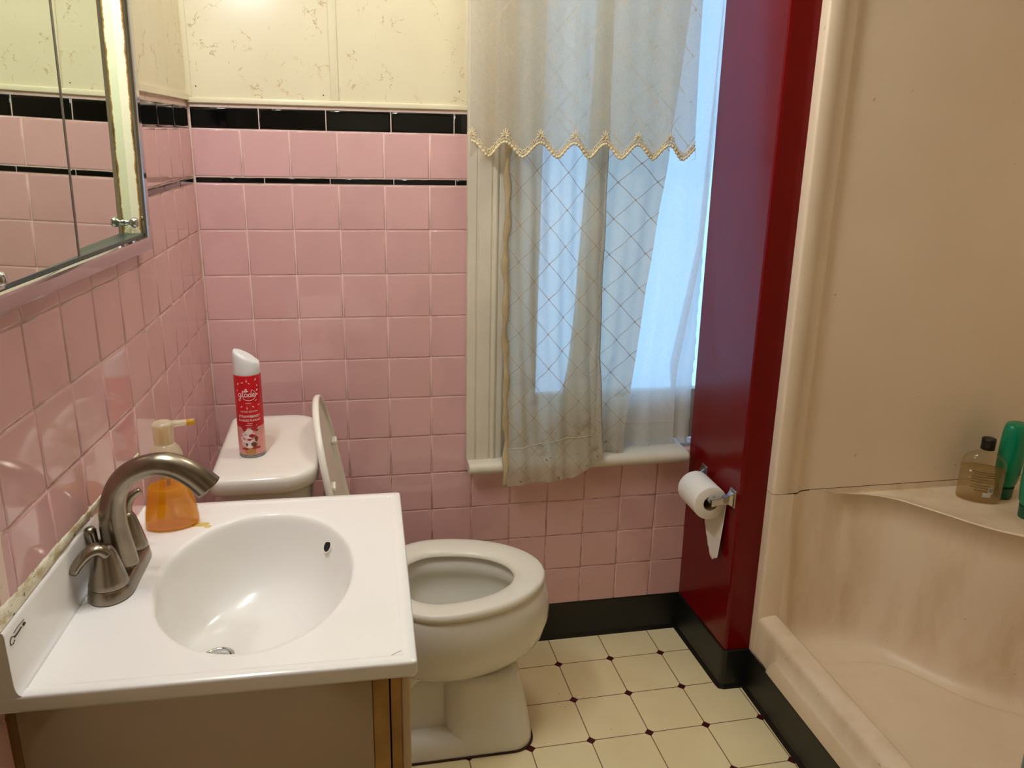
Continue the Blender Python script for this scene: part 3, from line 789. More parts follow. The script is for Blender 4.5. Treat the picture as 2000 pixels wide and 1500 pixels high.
for u, w in ((-.135, .30), (.135, .30), (-.148, .09), (.148, .09)):
    m = MB(); m.box((-.006, -.0165, 0), (.006, .0165, .013), .003, 2, Matrix.Translation(lidp(u, w, .006)) @ Matrix(((cos(LA), 0, -sin(LA)), (0, 1, 0), (sin(LA), 0, cos(LA)))).transposed().to_4x4() if False else Matrix.Translation(lidp(u, w, .006)) @ Matrix.Rotation(pi / 2 - LA, 4, 'Y')); m.build('bumper', SEATP, ld)
for s_ in (-1, 1):
    m = MB(); m.lathe([(.013, -.024), (.0145, -.02), (.0145, .02), (.013, .024)], 18, Matrix.Translation((hx + .012, TY + s_ * .075, .447)) @ Matrix.Rotation(pi / 2, 4, 'X')); m.box((hx - .012, TY + s_ * .075 - .02, .42), (hx + .03, TY + s_ * .075 + .02, .437), .004); m.build('hinge', SEATP, to)
# tank
m = MB()
m.loft([rrect(x0, x1, TY - hw, TY + hw, r_, z, 10) for x0, x1, hw, r_, z in ((.095, .20, .140, .03, .418), (.088, .222, .155, .035, .424), (.082, .232, .163, .04, .46), (.078, .243, .172, .045, .60), (.075, .250, .177, .05, .70), (.074, .253, .179, .052, .766))], True, True, True)
m.build('tank', PORCELAIN, to)
m = MB()
def lidr(i, z):
    pts = []; x0, x1, y0, y1 = .061 + i, .2685 - i, TY - .1975 + i, TY + .1865 - i
    for cx, cy, a0, r in ((x1, y1, 0, .075), (x0, y1, pi / 2, .024), (x0, y0, pi, .024), (x1, y0, 3 * pi / 2, .075)):
        r = max(.01, r - i); ccx = cx - r if cx == x1 else cx + r; ccy = cy - r if cy == y1 else cy + r
        for k in range(11): a = a0 + pi / 2 * k / 10; pts.append(Vector((ccx + r * cos(a), ccy + r * sin(a), z)))
    return pts
m.loft([lidr(.012, .764), lidr(.004, .7645), lidr(.0, .769), lidr(0, .788), lidr(.0015, .7945), lidr(.006, .7985), lidr(.012, .8), lidr(.03, .8)], True, True, True)
m.build('tank_lid', PORCELAIN, to)
m = MB(); m.lathe([(.017, 0), (.017, .004), (.012, .007), (.012, .016), (.0155, .018), (.0165, .028), (.012, .034), (.001, .036)], 24, Matrix.Translation((.2475, TY - .128, .706)) @ Matrix.Rotation(pi / 2, 4, 'Y'))
m.tube([(.272, TY - .128, .706), (.279, TY - .10, .704), (.282, TY - .06, .699)], [.008, .0075, .009], 12); m.build('flush_lever', CHROME, to)
m = MB()
gg = [Vector((p.x, p.y, .0025)) for p in rrect(.533, .7555, TY - .1205, TY + .1205, .055, 0)]
gg = [Vector((p.x, p.y, .0025)) for p in rrect(.20, .7555, TY - .1205, TY + .1205, .055, 0)]; m.tube(gg + [gg[0]], .0030, 6); m.build('base_caulk', simple('dark_base_caulk', (58, 36, 20), .8), to)

# ------------------------------------------------------------------ spray can on the tank lid
CX_, CY_, CZ_ = .1335, -.3905, .8002; CR = .0268
can = thing('air_freshener_can', 'red and pink spray can with white cap on the toilet tank', 'spray can', (CX_, CY_, CZ_))
Mc = at(CX_, CY_, CZ_)
m = MB(); m.lathe([(.001, .004), (.0235, .003), (.0245, .0), (.0262, .0008), (.0268, .0035), (.0262, .006), (.0262, .008)], 48, Mc, cap1=False); m.build('base_rim', simple('tinplate', (150, 146, 142), .3, 1.0), can)
m = MB(); m.lathe([(.0262, .0075), (CR, .0085), (CR, .0675)], 56, Mc, cap0=False, cap1=False); m.build('pink_band', simple('pink_can_print', (236, 158, 154), .3, var=.05), can)
m = MB(); m.lathe([(CR, .0675), (CR, .1745), (.0262, .1765), (.024, .178), (.001, .178)], 56, Mc, cap0=False); m.build('red_band', simple('red_can_print', (206, 18, 30), .28, var=.05), can)
m = MB(); rg = []
for z, r, sl, dx in ((.176, .0262, 0, 0), (.178, .0268, 0, 0), (.19, .0262, 0, 0), (.2, .0256, .0, -.0003), (.2085, .0250, .35, -.0006), (.2120, .0235, .48, -.0012), (.2150, .0200, .55, -.002), (.2155, .012, .55, -.003), (.2135, .005, .55, -.004)):
    rg.append([Vector((CX_ + dx + r * cos(2 * pi * k / 48), CY_ + r * sin(2 * pi * k / 48), CZ_ + z - sl * (dx + r * cos(2 * pi * k / 48)))) for k in range(48)])
m.loft(rg, True, True, True); m.build('cap', simple('white_cap_plastic', (232, 232, 230), .32, var=.02), can)
FACE = math.atan2(-2.0425 - CY_, .343 - CX_) - radians(4)
def wrap(u, v, d=.0003):
    a = FACE + u / CR; return Vector((CX_ + (CR + d) * cos(a), CY_ + (CR + d) * sin(a), CZ_ + v))
def text_mesh(txt, size, x, z, shear=0.0, sx=1.0, d=.0004, bold=0.0):
    cu = bpy.data.curves.new('txt', 'FONT'); cu.body = txt; cu.size = size; cu.align_x = 'CENTER'; cu.shear = shear; cu.offset = bold; cu.resolution_u = 3
    o = bpy.data.objects.new('txt', cu); COL.objects.link(o); bpy.context.view_layer.update()
    dg = bpy.context.evaluated_depsgraph_get(); me = bpy.data.meshes.new_from_object(o.evaluated_get(dg), depsgraph=dg)
    bm = bmesh.new(); bm.from_mesh(me)
    bmesh.ops.subdivide_edges(bm, edges=[e_ for e_ in bm.edges if e_.calc_length() > size * .25], cuts=2); bmesh.ops.triangulate(bm, faces=bm.faces[:])
    vs = [wrap(v.co.x * sx + x, v.co.y + z, d) for v in bm.verts]; bm.verts.index_update(); fs = [[v.index for v in f.verts] for f in bm.faces]; bm.free()
    bpy.data.objects.remove(o); bpy.data.curves.remove(cu); bpy.data.meshes.remove(me)
    return vs, fs
INK = simple('white_can_ink', (244, 226, 222), .4, var=.0)
m = MB(); m.recalc = False
def stroke(pts, r=.0006, d=.0005):
    q = catmull([(a, b, 0) for a, b in pts], 6); m.tube([wrap(p.x, p.y, d) for p in q], r, 6)
# handwritten logo word
L = .0080; bz = .1330
def S(pts, ox=0, k=1.0, r=.00062): stroke([(ox + a * k * L, bz + b * k * L) for a, b in pts], r)
S([(-1.75, .75), (-2.1, .9), (-2.45, .5), (-2.2, .05), (-1.8, .3), (-1.7, .85), (-1.75, -.3), (-2.0, -1.0), (-2.35, -.9), (-2.1, -.4), (-1.5, .1)])
S([(-1.5, .1), (-1.15, .8), (-1.0, 1.5), (-1.25, 1.4), (-1.3, .3), (-1.0, .0), (-.75, .2)])
S([(-.15, .7), (-.5, .85), (-.8, .45), (-.55, .0), (-.2, .25), (-.1, .8), (-.1, .15), (.1, .0), (.3, .2)])
S([(.75, .65), (.4, .8), (.2, .4), (.45, .0), (.75, .3), (.95, 1.6), (.85, .3), (1.0, .0), (1.2, .15)])
S([(1.2, .3), (1.6, .5), (1.5, .85), (1.2, .6), (1.25, .1), (1.6, .0), (2.1, .35), (2.5, .5)])
S([(-1.2, -.25), (-.6, -.85), (.5, -1.0), (1.5, -.6), (2.0, .2), (1.9, 1.1), (1.2, 1.7), (.9, 1.75)], r=.00045)
S([(-.75, 1.35), (-.5, 1.9), (-.2, 2.0), (-.35, 1.55), (0, 1.5), (-.4, 1.3), (-.75, 1.35)], r=.0009)
S([(2.2, 1.4), (2.6, 1.75)], r=.0009)
m.build('logo_lettering', INK, can)
m = MB(); m.recalc = False
for tx, sz, z, sx, bo in (('LIMITED EDITION', .0048, .1000, .93, 0), ('STRAWBERRY', .0078, .0885, .93, .0001), ('SUNDAE FUNDAY', .0062, .0805, .93, .0001)):
    vs, fs = text_mesh(tx, sz, 0, z, 0, sx, bold=bo); m.add(vs, fs, False)
m.build('scent_lettering', INK, can)
m = MB(); m.recalc = False
for wd, z in ((.0055, .1190), (.0045, .0752), (.0125, .0712)):
    u = -wd; m = MB(); m.recalc = False
    while u < wd:
        b_ = random.uniform(.0006, .0016); m.grid([[wrap(q, zz, .0004) for q in (u, u + b_)] for zz in (z, z + .0013)], False, True); u += b_ + .0004
    m.build('fine_print', INK, can)
m = MB(); m.recalc = False
for u, v, a, s_ in ((-.009, .163, .2, 1), (.004, .161, 2.6, .9), (-.0185, .160, 1, 1.2), (.0175, .168, .8, 1.2), (.02, .155, 2, 1), (.0185, .137, 1.2, 1), (.0155, .1245, .4, .9), (-.014, .112, .7, 1), (-.003, .109, 1.6, 1), (.009, .1115, 2.5, 1), (.0215, .114, .3, 1), (-.0215, .146, 1.4, .9), (-.0005, .1665, 1.5, 1.1)):
    l, w = .0024 * s_, .001 * s_
    pts = [(l * 1.3, 0), (.2 * l, w), (-.8 * l, w * .8), (-l, 0), (-.8 * l, -w * .8), (.2 * l, -w)]
    m.add([wrap(u + x * cos(a) - y * sin(a), v + x * sin(a) + y * cos(a), .0005) for x, y in pts], [tuple(range(6))], False)
m.build('sprinkle_print', INK, can)
def blob(m, cu, cz, ru, rz, d, n=20, wob=.0):
    m.add([wrap(cu, cz, d)] + [wrap(cu + ru * (1 + wob * sin(3 * a)) * cos(a), cz + rz * (1 + wob * cos(4 * a)) * sin(a), d) for a in [2 * pi * k / n for k in range(n)]], [(0, k + 1, (k + 1) % n + 1) for k in range(n)], True)
m = MB(); m.recalc = False
m.grid([[wrap(lerp(-a, b, i / 8) - .001, z, .0004) for i in range(9)] for z, a, b in ((.009, .011, .0085), (.02, .0125, .0095), (.022, .0135, .011), (.028, .0145, .012))], False, True)
m.build('cone_print', simple('waffle_print', (196, 140, 72), .4, var=.15, scale=120), can)
m = MB(); m.recalc = False
for q in ((-.004, .032, .0150, .009), (-.006, .042, .0150, .009), (-.004, .051, .0125, .0085), (-.003, .058, .008, .006)): blob(m, *q, .0006, wob=.08)
m.build('cream_print', simple('cream_print', (240, 226, 220), .4, var=.06, scale=200), can)
m = MB(); m.recalc = False
for q in ((.003, .049, .0065, .0035), (-.003, .041, .0045, .002), (-.012, .0675, .006, .006), (.008, .067, .007, .0065), (.013, .0425, .002, .002)): blob(m, *q, .0008, wob=.1)
for q in ((-.013, .0205, .0075, .0022), (.010, .0225, .009, .0024)): blob(m, *q, .0009)
m.build('strawberry_print', simple('strawberry_print', (196, 40, 40), .4, var=.2, scale=200), can)
m = MB(); m.recalc = False
for q in ((.006, .030, .006, .005), (.0105, .042, .0035, .006), (-.0085, .030, .002, .0035), (.012, .0605, .005, .0018), (-.012, .061, .004, .0015)): blob(m, *q, .0007, wob=.15)
m.build('chocolate_print', simple('chocolate_print', (120, 66, 34), .4, var=.2, scale=200), can)

# ------------------------------------------------------------------ vanity
TH = radians(-1.3); VZ = .82
Vo = Vector((-.052, -1.168, 0)); VM = Matrix.Translation(Vo) @ Matrix.Rotation(TH, 4, 'Z')   # local: x out of the wall, y along it to the back
VW, VD = .5065, .4625
def V(x, y, z): return VM @ Vector((x, y, z))
va = thing('vanity_cabinet', 'tan laminate vanity cabinet under the white sink top', 'cabinet', V(.2, .25, 0))
m = MB(); m.box((-.008, .014, .0), (.4055, .030, .797), .001, 1, VM); m.build('side_panel', CABSIDE, va)
m = MB(); m.box((.028, VW - .030, .0), (.4055, VW - .014, .797), .001, 1, VM); m.build('side_panel', CABSIDE, va)
m = MB(); m.box((.03, .03, .09), (.4055, VW - .03, .106), 0, 1, VM); m.box((.03, .03, .0), (.36, VW - .03, .016), 0, 1, VM); m.build('cabinet_bottom', CABSIDE, va)
m = MB()
m.box((.4060, .0135, .09), (.4265, .055, .797), .001, 1, VM); m.box((.4060, VW - .055, .09), (.4265, VW - .0135, .797), .001, 1, VM); m.box((.4060, .055, .76), (.4265, VW - .055, .797), .001, 1, VM); m.box((.4060, .055, .09), (.4265, VW - .055, .13), .001, 1, VM)
m.build('face_frame', WOOD, va)
m = MB(); m.box((.4285, .0140, .11), (.4420, VW - .020, .790), .001, 2, VM); dd = m.build('door', WOOD, va)
m = MB(); m.box((.4420, .0132, .108), (.4535, VW - .019, .791), .004, 3, VM); m.build('door_front', CABWHITE, dd)
m = MB(); m.box((-.030, .0145, .0), (-.008, .034, .797), .001, 1, VM); m.build('scribe_strip', simple('dark_scribe_wood', (128, 88, 40), .5, var=.2), va)

# sink top: deck with elliptical basin, rim, backsplash
sk = thing('sink_countertop', 'white cultured marble sink top with oval basin and backsplash', 'sink', V(.2, .25, .785))
BCx, BCy, BRx, BRy = .2405, .2490, .1395, .196
n = 96
def deck_edge(k):
    a = 2 * pi * k / n; c, s = cos(a), sin(a)
    x0, x1, y0, y1 = -.004, VD - .018, .018, VW - .018
    t = 1e9
    if c > 1e-9: t = min(t, (x1 - BCx) / (c * BRx))
    if c < -1e-9: t = min(t, (x0 - BCx) / (c * BRx))
    if s > 1e-9: t = min(t, (y1 - BCy) / (s * BRy))
    if s < -1e-9: t = min(t, (y0 - BCy) / (s * BRy))
    return (BCx + t * c * BRx, BCy + t * s * BRy)
def ell(f, z, sx=0, sy=0): return [V(BCx + sx + BRx * f * cos(2 * pi * k / n), BCy + sy + BRy * f * sin(2 * pi * k / n), z) for k in range(n)]
m = MB(); m.recalc = False
DX_ = -.068; D = .673
rings = [[V(*deck_edge(k), VZ) for k in range(n)], ell(1.06, VZ), ell(1.02, VZ - .0004), ell(1.0, VZ - .0025), ell(.985, VZ - .008)]
for f, z, w in ((.968, .803, .02), (.94, .780, .05), (.895, .750, .12), (.83, .723, .25), (.74, .703, .42), (.62, .6885, .62), (.48, .6805, .80), (.35, .6765, .93), (.22, .674, 1.0), (.165, D, 1.0)): rings.append(ell(f, z, DX_ * w))
m.grid(rings, True, True)
# corner triangles of the deck are covered by the ray construction; outer rim strip
def border(x0, x1, y0, y1, z, r=.006): return [V(p.x, p.y, z) for p in rrect(x0, x1, y0, y1, r, 0, 4)]
sq = lambda i, z, r: border(.0 + .0, VD - i, i, VW - i, z, r)
# raised edge bead around the top then the rim down
m.grid([border(-.006, VD - .0205, .0205, VW - .0205, VZ - .0008, .002), border(-.006, VD - .0190, .0190, VW - .0190, VZ + .0001, .002), border(-.010, VD - .013, .013, VW - .013, VZ + .0012, .003), border(-.030, VD - .0026, .0026, VW - .0026, VZ + .0010, .004), border(-.030, VD - .0006, .0006, VW - .0006, VZ - .0006, .005), border(-.030, VD, 0, VW, VZ - .003, .006), border(-.030, VD, .0, VW, VZ - .0165, .006), border(-.030, VD - .002, .002, VW - .002, VZ - .0215, .006), border(.01, VD - .03, .03, VW - .03, VZ - .022, .006)], True, True)
# corner fill of the deck (between polygonal ray edge and its true corners)
x0, x1, y0, y1 = -.004, VD - .018, .018, VW - .018
m.add([V(x0 - .003, y0 - .003, VZ - .0006), V(x1 + .003, y0 - .003, VZ - .0006), V(x1 + .003, y0 + .03, VZ - .0006), V(x0 - .003, y0 + .03, VZ - .0006)], [(0, 1, 2, 3)], False)
m.add([V(x0 - .003, y1 - .03, VZ - .0006), V(x1 + .003, y1 - .03, VZ - .0006), V(x1 + .003, y1 + .003, VZ - .0006), V(x0 - .003, y1 + .003, VZ - .0006)], [(0, 1, 2, 3)], False)
m.build('sink_deck', TOP, sk)
m = MB()   # backsplash, bent slightly by following the deck line; cove at its foot
bs = [(-.030, .80), (.002, .80), (.0070, VZ + .0004), (.0040, VZ + .0028), (.0018, VZ + .007), (.0005, VZ + .016), (0, VZ + .079), (-.0008, VZ + .0835), (-.0035, VZ + .0862), (-.030, VZ + .0868)]
def xf(y): return -.0499 + .051 * (y + 1.166)
m.loft([[Vector((xf(y) + x, y, z)) for x, z in bs] for y in (-1.1672, -1.1655, -.9, -.6665, -.665)], True, True, True)
m.build('backsplash', TOP, sk)
m = MB(); rr = []
for k in range(60):
    y = -1.166 + k * .499 / 59; x = xw(y)
    rr.append([(x - .001, y, VZ + .088), (x + .0005, y, VZ + .1025 + .0008 * sin(k * 1.7)), (max(x, xf(y) - .02) + .0030 + .0006 * sin(k * 2.3), y, VZ + .098 + .0006 * sin(k * 1.1)), (lerp(x, xf(y), .6) + .0012 + .0008 * sin(k * .9), y, VZ + .0915), (max(x, xf(y) - .0035) + .0012, y, VZ + .0868)])
m.grid(rr, False, True); m.build('caulk_bead', CAULK, sk)
m = MB(); m.lathe([(.024, .0), (.0245, .003), (.022, .004), (.019, .0015), (.0185, -.004)], 36, at(*V(BCx + DX_, BCy + .006, D + .001)), cap0=False, cap1=False)
m.lathe([(.0175, -.004), (.0175, .003), (.016, .005), (.001, .0062)], 32, at(*V(BCx + DX_, BCy + .006, D + .001)), cap0=False); m.build('drain', CHROME, sk)
# overflow hole on the front wall of the basin
m = MB(); q = V(.336, .372, .7905); d_ = Vector((-.78, -.38, .50)).normalized(); Mh = Matrix.Translation(q) @ d_.to_track_quat('Z', 'Y').to_matrix().to_4x4()
m.lathe([(.0085, -.006), (.0112, -.002), (.0112, .0006), (.0098, .0009), (.0088, -.0005), (.0085, -.006)], 28, Mh, cap0=False, cap1=False); m.build('overflow_ring', TOP, sk)
m = MB(); m.lathe([(.0001, .0004), (.0092, .0003)], 24, Mh, cap0=False, cap1=False); m.build('overflow_hole', DARK, sk)
# worn mark on the near end of the backsplash
m = MB(); 
def bsp(y, z): return Vector((xf(-1.168 + y) + .0004, -1.168 + y, VZ + z))
MK = simple('worn_logo_ink', (70, 60, 52), .6)
m.tube([bsp(.022, .066), bsp(.032, .066), bsp(.041, .067)], .0010, 6); m.tube([bsp(.0455, .0665), bsp(.048, .0675), bsp(.050, .0665)], .0017, 6)
m.tube([bsp(.021, .068), bsp(.016, .0705), bsp(.011, .067), bsp(.012, .062), bsp(.017, .0605), bsp(.022, .0625)], .0006, 6)
m.tube([bsp(.022, .0715), bsp(.035, .0725), bsp(.05, .0715)], .0004, 6); m.build('worn_logo', MK, sk)
# spilt soap beside the dispenser
m = MB(); pts = [Vector((.060 + .020 * cos(a) * (1 + .25 * sin(3 * a)), .376 + .014 * sin(a) * (1 + .2 * cos(2 * a)), 0)) for a in [2 * pi * k / 28 for k in range(28)]]
sp0 = Vector((.0835, -.752, VZ + .0006))
m.add([sp0 + Vector((0, 0, .0008))] + [sp0 + Vector((.014 * cos(a) * (1 + .35 * sin(3 * a + 1)), .010 * sin(a) * (1 + .3 * cos(2 * a)), 0)) for a in [2 * pi * k / 28 for k in range(28)]], [(0, k + 1, (k + 1) % 28 + 1) for k in range(28)], True)
m.add([sp0 + Vector((.016, -.008, .0012))] + [sp0 + Vector((.016 + .006 * cos(a), -.008 + .005 * sin(a), -.0004)) for a in [2 * pi * k / 16 for k in range(16)]], [(0, k + 1, (k + 1) % 16 + 1) for k in range(16)], True)
o = m.build('soap_spill', clear_mat('wet_soap', (.97, .90, .55, 1), .10, (226, 206, 120), .35)); tag(o, 'small yellow soap puddle between the soap dispenser and basin', 'soap puddle')

# ------------------------------------------------------------------ faucet (local axes of the vanity)
fa = thing('faucet', 'brushed nickel two-handle arched bathroom faucet on the sink deck', 'faucet', (0, -.90, VZ))
FC = Vector((.0005, -.9025, VZ)); FM = Matrix.Translation(FC) @ Matrix.Rotation(radians(-1.3), 4, 'Z')
def F(x, y, z): return FM @ Vector((x, y, z))
m = MB()
def stad(hl, hw, z, nn=10, p=1.0):
    pts = []
    for k in range(nn * 2 + 1):
        a = pi * k / (2 * nn); pts.append(F(hw * cos(a), (hl - hw * 1.25) + hw * 1.25 * sin(a), z))
    for k in range(nn * 2 + 1):
        a = pi + pi * k / (2 * nn); pts.append(F(hw * cos(a), -(hl - hw * 1.25) + hw * 1.25 * sin(a), z))
    return pts
m.loft([stad(.0845, .0300, .0012), stad(.0845, .0305, .003), stad(.0825, .0285, .014), stad(.080, .026, .0185), stad(.077, .0235, .020)], True, True, True)
m.build('deck_plate', NICKEL, fa)
m = MB()   # spout: flattened tube rising and arching over the basin
pts = [(.0045, 0, .018), (.0015, 0, .05), (-.0010, 0, .085), (.0015, 0, .115), (.0105, 0, .140), (.027, 0, .1595), (.050, 0, .1705), (.075, 0, .173), (.098, 0, .1655), (.118, 0, .1510), (.134, 0, .1335)]
path = [F(*p) for p in catmull(pts, 5)]; N_ = len(path)
rads = [lerp(.0225, .0165, min(1, k / (N_ * .35))) if k < N_ * .62 else lerp(.0165, .0205, (k - N_ * .62) / (N_ * .38)) for k in range(N_)]
m.tube(path, rads, 24)
m.build('spout', NICKEL, fa)
def bell(y, name, lever):
    h = bpy.data.objects.new('handle', None)
    m = MB(); prof = [(.0262, .0185), (.0265, .021), (.0245, .028), (.0205, .045), (.0165, .060), (.0135, .070), (.0095, .0765), (.003, .079)]
    m.lathe(prof, 32, FM @ at(0, y, 0)); m.tube([F(*p) for p in lever[0]], lever[1], 14)
    return m.build('handle', NICKEL, fa)
lv = catmull([(.002, -.056, .068), (-.006, -.060, .0765), (-.018, -.066, .0735), (-.029, -.072, .062), (-.037, -.077, .049)], 5)
bell(-.0535, 'n', ([tuple(p) for p in lv], [(lerp(.0095, .0060, k / (len(lv) - 1)), lerp(.0145, .0095, k / (len(lv) - 1)) if k < len(lv) - 2 else .004) for k in range(len(lv))]))
lv = catmull([(.001, .0535, .050), (-.001, .055, .068), (.0005, .058, .084), (.008, .0625, .0975), (.0215, .067, .1055)], 5)
bell(.0535, 'f', ([tuple(p) for p in lv], [(lerp(.0150, .0075, k / (len(lv) - 1)), lerp(.0125, .0050, k / (len(lv) - 1))) for k in range(len(lv))]))
m = MB(); m.tube([F(-.0225, .002, .018), F(-.0235, .0, .060)], .003, 10); m.lathe([(.0060, .0), (.0064, .004), (.0088, .028), (.0092, .032), (.007, .0365), (.0005, .038)], 20, FM @ at(-.0270, -.007, .047) @ Matrix.Rotation(radians(-9), 4, 'Y')); m.build('lift_rod', NICKEL, fa)

# ------------------------------------------------------------------ soap dispenser
SX, SY = .0435, -.7465
so_ = thing('soap_dispenser', 'clear pump bottle of orange hand soap beside the faucet', 'soap dispenser', (SX, SY, VZ + .0012))
SM = at(SX, SY, VZ + .0012) @ Matrix.Rotation(radians(12), 4, 'Z')
bprof = [(.040, 0), (.0425, .003), (.0428, .008), (.0405, .03), (.0355, .055), (.0305, .08), (.0268, .10), (.0250, .112), (.0245, .118)]
def obt(r, z, ins=0): 
    f = max(0, min(1, (z - .0) / .115)); sy = lerp(.60, 1.0, f ** 1.2); return [(r - ins), (r - ins) * sy]
m = MB(); m.loft([[SM @ Vector((obt(r, z)[0] * cos(a), obt(r, z)[1] * sin(a), z)) for a in [2 * pi * k / 48 for k in range(48)]] for r, z in bprof], True, False, True)
m.build('bottle', clear_mat('clear_bottle', (.96, .95, .92, 1), .10), so_)
def soap_mat():
    t = NT('orange_soap'); tp = t.n('BsdfTransparent', Color=(1.0, .80, .08, 1))
    d = t.n('BsdfDiffuse', Color=srgb((255, 192, 8))); tl = t.n('BsdfTranslucent', Color=srgb((255, 190, 0)))
    a = t.n('MixShader'); t.set(a.inputs[0], .6); t.set(a.inputs[1], d.outputs[0]); t.set(a.inputs[2], tl.outputs[0])
    b = t.n('MixShader'); t.set(b.inputs[0], .66); t.set(b.inputs[1], tp.outputs[0]); t.set(b.inputs[2], a.outputs[0])
    c = t.n('MixShader'); t.set(c.inputs[0], .05); t.set(c.inputs[1], b.outputs[0]); t.set(c.inputs[2], t.n('BsdfGlossy', Roughness=.06).outputs[0]); return t.surf(c)
m = MB(); lq = [(r - .0016, z) for r, z in bprof if z < .07] + [(.0318, .0715)]; lq[0] = (.038, .0025)
m.loft([[SM @ Vector((obt(r, z)[0] * cos(a), obt(r, z)[1] * sin(a), z)) for a in [2 * pi * k / 48 for k in range(48)]] for r, z in lq], True, True, True)
m.build('soap', soap_mat(), so_)
PUMP = clear_mat('translucent_pump', (.97, .95, .88, 1), .08, (240, 232, 205), .62, .2)
m = MB(); m.lathe([(.0245, .112), (.0262, .114), (.0262, .122), (.0255, .126), (.022, .136), (.0165, .1425), (.0145, .1445)], 36, SM, cap0=False); m.build('collar', PUMP, so_)
m = MB(); m.lathe([(.0135, .143), (.0150, .146), (.0155, .170), (.0165, .1735), (.0168, .1765), (.013, .1805), (.005, .1825), (.0005, .183)], 32, SM)
m.tube([SM @ Vector(p) for p in ((.010, 0, .1755), (.022, 0, .1758), (.034, .0, .1755), (.0475, 0, .1755))], [(.0055, .008), (.005, .007), (.0048, .006), (.0048, .0055)], 12); m.build('pump_head', PUMP, so_)
m = MB(); m.tube([SM @ Vector(p) for p in ((.036, 0, .1752), (.0482, 0, .1750))], [(.0052, .0062), (.0052, .0060)], 12); RES = clear_mat('yellow_residue', (.98, .85, .35, 1), .05, (238, 196, 60), .6); m.build('soap_residue', RES, so_)
m = MB(); m.lathe([(.0075, .145), (.0075, .168)], 20, SM); m.build('pump_stem', RES, so_)
m = MB(); m.lathe([(.0095, .085), (.0105, .09), (.0105, .125)], 20, SM); m.tube([SM @ Vector((0, 0, .088)), SM @ Vector((.004, 0, .008))], .0032, 10); m.build('dip_tube', clear_mat('tube', (.95, .9, .75, 1), .05, (236, 214, 150), .6), so_)

# ------------------------------------------------------------------ medicine cabinet
mc = thing('medicine_cabinet', 'chrome framed mirror cabinet with sliding doors on the left wall', 'cabinet', (.0104, -.525, 1.245))
ca = math.atan(.081); LN = radians(1.5)
E1 = Vector((-sin(ca), -cos(ca), 0)); N1 = Vector((cos(ca), -sin(ca), 0))          # along the wall to the camera; out of the wall
MROT = 0.0
def K(t, z, o_):   # t from the far edge, z above the bottom, o_ out of the front plane
    return Vector((.0104, -.525, 1.245)) + E1 * t + N1 * (o_ + z * math.tan(LN) * .75 + MROT * (t - .22) - (.003 if MROT else 0)) + Vector((0, 0, z))
CW, CH = .72, .56
def kbar(m, t0, t1, z0, z1, o0, o1, bev=.002, mi=0):
    bm = bmesh.new(); bmesh.ops.create_cube(bm, size=1)
    for v in bm.verts: v.co = Vector((lerp(t0, t1, v.co.x + .5), lerp(z0, z1, v.co.y + .5), lerp(o0, o1, v.co.z + .5)))
    if bev: bmesh.ops.bevel(bm, geom=bm.edges[:], offset=bev, segments=3, profile=.5, affect='EDGES')
    bm.verts.index_update(); m.add([K(*v.co) for v in bm.verts], [[v.index for v in f.verts] for f in bm.faces], bool(bev), mi); bm.free()
m = MB()
# bezel: bottom, top and two sides, mitred profile
prof = [(0, -.018), (.0, -.004), (.0025, -.0005), (.006, .0006), (.020, .0006), (.024, -.0006), (.026, -.004), (.026, -.0075)]
ring = lambda i, o_: [K(i, i, o_), K(CW - i, i, o_), K(CW - i, CH - i, o_), K(i, CH - i, o_)]
m.grid([ring(i, o_) for i, o_ in prof], True, False); m.build('frame', CHROME, mc)
def jmat(mname): return RUST
m = MB(); m.rnd = []
def jam(pts, rn): 
    m.add(pts, [(0, 1, 2, 3)], False); m.rnd.extend(rn)
zs = [.0265 + (CH - .053) * k / 24 for k in range(25)]
for tpos, sgn in ((.0265, 1),):
    for a, b in zip(zs, zs[1:]):
        ra, rb = .25 + max(0, .5 - a * 9) , .25 + max(0, .5 - b * 9)
        jam([K(tpos, a, -.0075), K(tpos, a, -.0125), K(tpos, b, -.0125), K(tpos, b, -.0075)], [.86 + ra * .4, ra + .2, rb + .2, .86 + rb * .4])
        jam([K(tpos, a, -.0125), K(tpos, a, -.026), K(tpos, b, -.026), K(tpos, b, -.0125)], [ra + .2, ra + .08, rb + .08, rb + .2])
m.recalc = False; m.build('side_channel', RUST, mc)
TRK = simple('dark_grey_track', (86, 100, 92), .35, .6)
m = MB(); kbar(m, .027, CW - .027, .0262, .0315, -.024, -.0055, 0); m.build('track', TRK, mc)
m = MB(); kbar(m, .027, CW - .027, CH - .0315, CH - .0262, -.024, -.0055, 0); m.build('track', TRK, mc)
m = MB(); kbar(m, .01, CW - .01, .01, CH - .01, -.028, -.0255, 0); m.build('back_plate', DARK, mc)
MROT = .0165
m = MB(); kbar(m, .0265, .42, .0275, CH - .0275, -.0205, -.0175, 0); mr = m.build('mirror_door', MIRROR, mc)
def kknob(t, z, o_, par):
    Mk = Matrix.Identity(4); zz = N1; xx = E1; yy = zz.cross(xx)
    for r in range(3): Mk[r][0], Mk[r][1], Mk[r][2] = xx[r], yy[r], zz[r]
    Mk.translation = K(t, z, o_); m = MB(); m.lathe([(.0055, 0), (.0052, .003), (.0035, .006), (.0045, .009), (.0078, .012), (.0088, .0155), (.0075, .0195), (.003, .0215), (.0003, .022)], 24, Mk); m.build('knob', CHROME, par)
kknob(.062, .053, -.0175, mr)
m = MB(); kbar(m, .30, CW - .0265, .0275, CH - .0275, -.0105, -.0075, 0); ml = m.build('mirror_door', MIRROR, mc)
